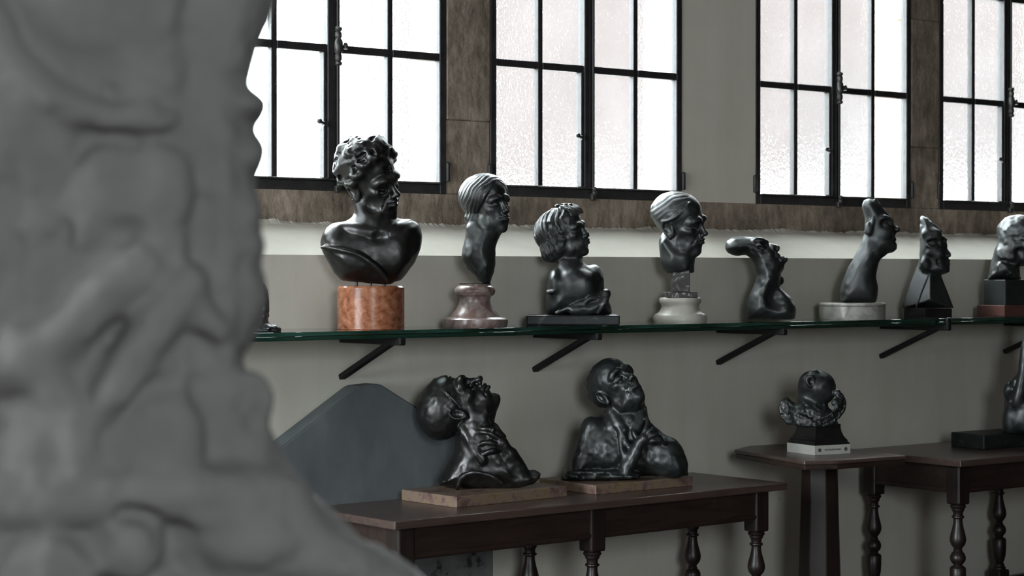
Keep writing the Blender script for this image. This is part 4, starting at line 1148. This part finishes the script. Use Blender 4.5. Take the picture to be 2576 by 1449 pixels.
# ---- man looking up with a hand on his breast
def fig_up():
    z = zt1
    cs = [(1351, 1226), (1499, 1245), (1743, 1222)]
    quad = [onz(x, y, z) for x, y in cs]; mid = (quad[0] + quad[2]) / 2
    e, S, bx, by = setup_at('bronze_figure', mid, 'dark bronze bust of a bare-shouldered man gazing up, hand on breast, on marble plinth', GROUP_TABLE)
    inv = e.matrix_world.inverted()
    hp = 23 / S; corner_block(e, cs, z, hp, M_OCHRE, 'marble_plinth', inv, .003)
    K = Clay(1402, 1742, 902, 1222, -96, 104, 2.1)
    A = lambda pts: scaled(pts, 1360, 900, 3.45)
    P = lambda x, y, w: (1360 + x / 3.45, 900 + y / 3.45, w)
    body = A([(560, 505), (530, 530), (460, 580), (390, 650), (330, 750), (292, 860), (268, 975), (280, 1060), (1278, 1060), (1267, 940), (1222, 850), (1152, 760), (1082, 712), (1002, 642), (930, 585), (915, 480), (880, 430), (640, 450)])
    K.slab(body, -4, 64, 54, 0)
    K.cap(P(450, 640, 34), P(345, 970, 40), 29, 24, 16)              # arm
    K.cap(P(520, 820, 60), P(505, 960, 58), 6, 5, 10, 'sub')
    K.ell(P(600, 860, 44), (36, 42, 26), k=22); K.ell(P(1080, 860, 34), (44, 42, 40), k=24); K.ell(P(1140, 960, 36), (36, 30, 36), k=20)
    K.cap(P(730, 380, 0), P(770, 640, 12), 38, 42, 24)
    K.tube([P(600, 470, 30), P(680, 600, 52), P(760, 700, 60)], 8, 12); K.tube([P(890, 500, 34), P(850, 600, 52), P(790, 690, 60)], 8, 12)
    K.ell(P(770, 690, 74), (9, 12, 11), k=12, mode='sub')
    K.tube([P(610, 530, 40), P(680, 640, 62), P(735, 740, 70), P(760, 800, 72)], 4.5, 7)
    K.tube([P(690, 700, 66), P(700, 800, 72), P(720, 900, 74), P(700, 985, 70)], 4, 7)
    K.ell(P(770, 560, 52), (9, 9, 9), k=8)
    # forearm and hand
    K.cap(P(735, 1000, 74), P(850, 770, 78), 19, 15, 10)
    hand(K, P(850, 770, 80), P(895, 715, 82), 15,
         [[P(880, 690, 80), P(910, 630, 76), P(925, 580, 66), P(915, 550, 58)],
          [P(905, 690, 84), P(950, 640, 84), P(985, 640, 78), P(1010, 665, 70)],
          [P(915, 715, 86), P(970, 680, 86), P(1020, 695, 78), P(1045, 725, 70)],
          [P(920, 745, 84), P(985, 730, 84), P(1040, 735, 76), P(1070, 760, 68)]],
         [P(850, 740, 76), P(815, 690, 72), P(800, 650, 66)], 6.0)
    h = Head(K, (1552, 988, 8), 163, frame(27, 42, 20))
    h.build(nose=1.0, ears=(-1, 1), brow=1.05, gaunt=.7, chin=1.1, lips=1.1, eye='closed')
    h.hair((-.09, 0, .18), (.415, .335, .345), [plane3((.27, 0, .40), (.10, .33, .10), (.10, -.33, .10), (.5, 0, 0))], .02, (1.5, 8))
    # drapery pool
    K.slab(A([(172, 1050), (230, 990), (420, 985), (650, 985), (860, 1010), (860, 1060), (700, 1078), (350, 1090), (200, 1080)]), 18, 78, 12, 6)
    for t in range(6): K.tube([P(240 + 30 * t, 1000 + 9 * t, 86 - 3 * t), P(450 + 20 * t, 1000 + 12 * t, 94 - 3 * t), P(700, 1005 + 10 * t, 88 - 3 * t)], 3.4, 5)
    K.rough(1.2, 11); K.rough(1.6, 15, (1402, 1140, -96), (1742, 1222, 104), 10)
    ty = by - hp * S
    K.cut((1560, ty + 11, 0), (0, 1, 0))
    o = link('figure', K.mesh('figure', bx, by, S), BR_GREEN, e); o.location.z = 11 / S
fig_up()

# ---- winged child on an inscribed slab
def fig_angel():
    z = zt3
    cs = [(1972, 1137), (2049, 1146), (2140, 1141)]
    quad = [onz(x, y, z) for x, y in cs]; mid = (quad[0] + quad[2]) / 2
    e, S, bx, by = setup_at('angel_bust', mid, 'small bronze of a winged child with face turned away on white inscribed slab', GROUP_TABLE)
    inv = e.matrix_world.inverted()
    hp = 24 / S
    o, q = corner_block(e, cs, z, hp, M_INSCR, 'inscribed_slab', inv, .002)
    loc = [np.array((inv @ Vector((p[0], p[1], 0)))[:2]) for p in q]
    ce = sum(loc) / 4
    # lettering and roundels on the face that looks into the room
    C_, R_ = loc[0], loc[1]; u = (R_ - C_) / np.linalg.norm(R_ - C_); W_ = np.linalg.norm(R_ - C_); nrm_ = np.array([u[1], -u[0]])
    rz = math.atan2(u[1], u[0])
    tx = bpy.data.curves.new('inscription', 'FONT'); tx.body = 'THE FALLEN ANGEL'; tx.size = .0095; tx.align_x = 'CENTER'; tx.align_y = 'CENTER'; tx.extrude = .0003
    to = bpy.data.objects.new('inscription_curve', tx); COL.objects.link(to)
    bpy.context.view_layer.update()
    me = bpy.data.meshes.new_from_object(to.evaluated_get(bpy.context.evaluated_depsgraph_get()))
    bpy.data.objects.remove(to)
    ins = link('inscription', me, INK, o)
    c_ = C_ + u * W_ * .50 + nrm_ * .0006
    ins.location = (c_[0], c_[1], hp * .52); ins.rotation_euler = (math.pi / 2, 0, rz)
    for t in (.14, .86):
        rd = lathe('roundel', [(.0075, 0), (.0075, .0008), (.0055, .0008), (.0050, .0003), (.0030, .0003), (.0028, .0009), (.0005, .0009)], INK, o, 20)
        c_ = C_ + u * W_ * t + nrm_ * .0002
        rd.location = (c_[0], c_[1], hp * .52); rd.rotation_euler = (math.pi / 2, 0, rz)
    # moulded black pedestal
    prof = [(.97, 0), (.97, 4), (.92, 5), (.90, 8), (.91, 10), (.86, 13), (.78, 20), (.72, 30), (.685, 42), (.69, 50)]
    V, Fc = [], []
    for f, dz in prof:
        for p in loc:
            v_ = ce + (p - ce) * f; V.append((v_[0], v_[1], hp + dz / S))
    for i in range(len(prof) - 1):
        for k in range(4): Fc.append((4 * i + k, 4 * i + (k + 1) % 4, 4 * i + 4 + (k + 1) % 4, 4 * i + 4 + k))
    Fc.append((3, 2, 1, 0)); n_ = 4 * (len(prof) - 1); Fc.append((n_, n_ + 1, n_ + 2, n_ + 3))
    link('moulded_pedestal', mesh_from('moulded_pedestal', V, Fc), BR_BLACK, e)
    K = Clay(1954, 2130, 922, 1088, -58, 62, 1.5)
    P = lambda x, y, w: (1950 + x / 6.04, 920 + y / 6.04, w)
    A = lambda pts: scaled(pts, 1950, 920, 6.04)
    K.slab(A([(400, 480), (395, 560), (330, 610), (250, 690), (220, 780), (235, 920), (300, 990), (900, 990), (950, 880), (900, 720), (780, 600), (640, 520)]), 0, 42, 34, 0)
    K.cap(P(490, 420, -4), P(510, 640, 2), 23, 29, 14)
    K.ell(P(592, 285, 0), (40, 36, 39), k=14); K.ell(P(735, 325, 0), (30, 31, 34), k=22)
    K.ell(P(690, 430, 4), (27, 23, 28), k=18); K.ell(P(655, 335, 24), (15, 13, 14), k=14); K.ell(P(800, 415, 8), (12, 14, 16), k=12)
    K.ell(P(715, 250, 22), (14, 10, 12), k=12)
    for w_ in (1, -1):
        K.ell(P(540, 220, 37 * w_), (10, 15, 7), k=4); K.ell(P(545, 225, 45 * w_), (6, 9, 7), k=3, mode='sub')
        K.tube([P(585, 175, 37 * w_), P(545, 148, 40 * w_), P(495, 170, 40 * w_), P(482, 220, 41 * w_), P(505, 270, 41 * w_), P(545, 305, 39 * w_)], 2.4, 2.5)
    K.tube([P(500, 110, 18), P(560, 95, 22), P(640, 85, 18)], 3, 5)
    K.ell(P(380, 700, 22), (22, 18, 20), k=12)
    # wrap and wings
    for t in range(6):
        K.tube([P(250 + 18 * t, 690 + 34 * t, 30 + 2 * t), P(380 + 10 * t, 740 + 38 * t, 44), P(520, 800 + 32 * t, 48), P(640 + 10 * t, 880 + 12 * t, 46)], 3.6, 4)
    for t in range(7):
        k = t / 6
        K.tube([P(690 + 20 * k, 800 + 95 * k, 48 - 6 * k), P(830 + 30 * k, 730 + 100 * k, 46 - 8 * k), P(940 + 60 * k, 610 + 90 * k, 38 - 10 * k), P(960 + 85 * k, 480 + 80 * k, 28 - 10 * k), P(900 + 100 * k, 370 + 60 * k, 18 - 8 * k)], 4.4, 4, r1=3.2)
    for t in range(6):
        k = (t + .5) / 6
        K.tube([P(690 + 20 * k, 800 + 95 * k, 53 - 6 * k), P(830 + 30 * k, 730 + 100 * k, 51 - 8 * k), P(940 + 60 * k, 610 + 90 * k, 43 - 10 * k), P(960 + 85 * k, 480 + 80 * k, 33 - 10 * k), P(900 + 100 * k, 370 + 60 * k, 22 - 8 * k)], 1.8, 2, 'sub')
    for t in range(5):
        a_ = t / 4; K.tube([P(880 + 95 * a_, 560 - 140 * a_, 40 - 14 * a_), P(960 + 60 * a_, 590 - 130 * a_, 38 - 14 * a_)], 3.6, 3)
    K.ell(P(900, 540, 36), (9, 9, 7), k=4); K.ell(P(930, 400, 24), (10, 9, 8), k=4)
    K.ell(P(790, 665, 48), (9, 5, 10), k=3, mode='sub')
    K.slab(A([(72, 640), (105, 525), (150, 482), (195, 474), (235, 520), (300, 570), (330, 615), (250, 700), (240, 900), (150, 840), (95, 760)]), -2, 17, 10, 6)
    for t in range(5):
        k = t / 4
        K.tube([P(225 - 0 * k, 905 - 70 * k, 16), P(120 + 70 * k, 780 - 30 * k, 15), P(85 + 110 * k, 640, 13), P(125 + 70 * k, 520 + 50 * k, 9)], 3.2, 3)
    K.rough(1.4, 6, (1954, 1010, -58), (2130, 1088, 62), 6); K.rough(.6, 12)
    yc = by - (hp * S + 46)
    K.cut((2040, yc, 0), (0, 1, 0))
    link('figure', K.mesh('figure', bx, by, S), BR_GREEN, e)
fig_angel()

# ---- torso on a black block
def fig_torso():
    z = zt2
    cs = [(2460, 1123), (2476, 1132), (2662, 1116)]
    C_ = onz(2476, 1132, z); mid = C_ + np.array([.16, .10, 0])
    e, S, bx, by = setup_at('bronze_torso', mid, 'smooth dark bronze torso on a black block at the back of the oak table', GROUP_TABLE)
    inv = e.matrix_world.inverted()
    hp = 37 / S
    quad = [C_[:2], C_[:2] + [.34, -.01], C_[:2] + [.345, .19], C_[:2] + [.012, .20]]
    prism('black_block', [tuple((inv @ Vector((p[0], p[1], 0)))[:2]) for p in quad], 0, hp, BLACKSTONE, e, .006, 2)
    K = Clay(2508, 2690, 800, 1104, -70, 74, 2.2)
    A = lambda pts: scaled(pts, 2440, 840, 4.53)
    P = lambda x, y, w: (2440 + x / 4.53, 840 + y / 4.53, w)
    K.slab(A([(650, -120), (616, 50), (592, 180), (578, 340), (520, 480), (420, 600), (380, 690), (388, 780), (380, 900), (360, 1000), (358, 1130), (400, 1190), (1000, 1190), (1030, 1000), (980, 800), (1000, 620), (960, 420), (860, 260), (820, 50), (800, -120)]), 0, 56, 50, 0)
    K.ell(P(440, 660, 30), (14, 22, 16), k=12); K.ell(P(470, 800, 52), (20, 26, 14), k=14, mode='sub'); K.ell(P(470, 980, 40), (22, 34, 16), k=14)
    K.tube([P(620, 100, 40), P(600, 360, 46), P(560, 620, 54), P(520, 800, 54)], 8, 14)
    K.ell(P(700, 950, 50), (40, 40, 18), k=20)
    K.rough(1.0, 18)
    ty = by - hp * S
    K.cut((2600, ty + 6, 0), (0, 1, 0))
    o = link('figure', K.mesh('figure', bx, by, S), BR_GREEN, e); o.location.z = 6 / S
fig_torso()

# ================================================================== carved stone in the foreground, on its pedestal
def foreground():
    dist = 2.1
    p = atdist(260, 1449 + 60, dist); zb = float(p[2])
    e = stand('stone_carving', np.array([p[0], p[1], 0.0]), 'large grey stone carving of crowded figures on a tall block, beside the viewer', 'sculpture')
    S = FPX / dist
    bx, by = 260.0, 1449 + 60.0
    K = Clay(-420, 1140, -230, 1530, -330, 330, 9.0)
    right = [(700, -230), (705, -60), (690, 0), (680, 40), (660, 90), (640, 150), (625, 205), (640, 225), (665, 235), (682, 255), (665, 285), (640, 305), (632, 325), (655, 345), (668, 380), (665, 410), (648, 430), (645, 450), (660, 500), (662, 540), (655, 575), (662, 610), (655, 640), (660, 680), (668, 720), (672, 780), (660, 825), (640, 850), (620, 890), (605, 920), (625, 940), (655, 965), (668, 1000), (665, 1050), (680, 1100), (710, 1130), (740, 1190), (765, 1240), (820, 1275), (870, 1320), (895, 1365), (950, 1395), (1000, 1420), (1060, 1455), (1100, 1530)]
    K.slab(right + [(-380, 1530), (-400, 900), (-360, -230)], -60, 230, 120, 0)
    # flat side strip set back behind a vertical channel
    K.slab([(-340, -230), (470, -230), (475, 640), (500, 1230), (-340, 1260)], 60, 150, 60, 20)
    K.tube([(482, -200, 195), (480, 200, 200), (478, 640, 190)], 17, 20, 'sub')
    K.tube([(545, 330, 150), (548, 640, 156), (560, 940, 150)], 18, 26)
    # swags, folds and limbs of the relief
    K.ell((235, 20, 150), (190, 170, 110), k=50); K.ell((60, 330, 160), (150, 140, 80), k=50)
    K.tube([(0, 60, 230), (60, 190, 235), (200, 300, 230), (420, 330, 215)], 26, 34)
    K.tube([(215, 370, 220), (330, 365, 224), (470, 370, 205)], 20, 26, 'sub')
    K.tube([(210, 380, 225), (180, 520, 230), (170, 680, 222)], 18, 30, 'sub')
    K.ell((260, 510, 200), (80, 110, 50), k=40); K.ell((400, 500, 190), (70, 130, 50), k=40)
    K.tube([(330, 580, 236), (250, 640, 240), (180, 690, 236)], 20, 26, 'sub')
    K.tube([(470, 710, 205), (400, 790, 225), (330, 900, 236), (260, 1020, 236)], 34, 44)
    K.tube([(450, 740, 210), (500, 790, 200), (540, 830, 180)], 22, 30)
    K.tube([(360, 660, 230), (240, 760, 240), (120, 880, 236), (-20, 930, 226)], 34, 44)
    K.tube([(60, 840, 236), (120, 930, 244), (200, 1060, 240), (210, 1200, 226)], 28, 38)
    K.ell((110, 1090, 205), (70, 120, 46), k=36); K.ell((390, 1090, 200), (110, 130, 46), k=50)
    K.tube([(300, 1020, 236), (360, 970, 240), (430, 960, 226)], 14, 22, 'sub')
    K.tube([(60, 440, 230), (40, 560, 236), (60, 700, 230)], 20, 30, 'sub')
    # little heads and foliage down the edge
    for x, y, rx, ry in ((615, 265, 55, 38), (618, 385, 48, 52), (612, 540, 46, 50), (614, 620, 46, 44), (616, 740, 50, 70), (560, 840, 60, 60), (612, 1000, 52, 52), (630, 1120, 60, 50), (560, 150, 60, 90)):
        K.ell((x, y, 30), (rx, ry, 120), k=24)
    K.ell((585, 1015, 150), (26, 20, 24), k=14, mode='sub'); K.ell((590, 300, 150), (26, 10, 30), k=12, mode='sub')
    K.tube([(560, 960, 120), (630, 950, 110), (665, 1010, 90), (640, 1080, 80)], 20, 16)
    K.tube([(560, 1090, 130), (600, 1180, 130), (560, 1200, 130)], 16, 16)
    # base of foliage scrolls
    K.tube([(-300, 1250, 180), (0, 1235, 230), (300, 1225, 220), (560, 1230, 180), (720, 1250, 100)], 50, 50)
    K.ell((320, 1340, 210), (85, 90, 70), k=26); K.ell((120, 1390, 230), (130, 90, 70), k=30); K.ell((-60, 1330, 220), (90, 90, 70), k=30)
    K.tube([(400, 1450, 240), (420, 1350, 250), (360, 1270, 250), (280, 1260, 250)], 18, 22, 'sub')
    K.tube([(230, 1450, 270), (200, 1360, 280), (120, 1330, 285)], 16, 22)
    K.ell((600, 1340, 150), (150, 80, 90), k=50); K.ell((820, 1420, 60), (120, 70, 130), k=40)
    K.tube([(450, 1260, 210), (600, 1290, 200), (760, 1290, 120)], 22, 30)
    K.blur(6)
    K.rough(6, 70); K.rough(3, 34)
    o = link('relief', K.mesh('relief', bx, by, S), CARVED, e); o.location.z = zb
    W = 1.0
    box('pedestal_block', (-400 - bx) / S, (1110 - bx) / S, -.15, .17, .10, zb + .006, CARVED, e, .01, 2)
    box('pedestal_foot', (-460 - bx) / S, (1170 - bx) / S, -.20, .22, 0, .0995, CARVED, e, .015, 2)
foreground()
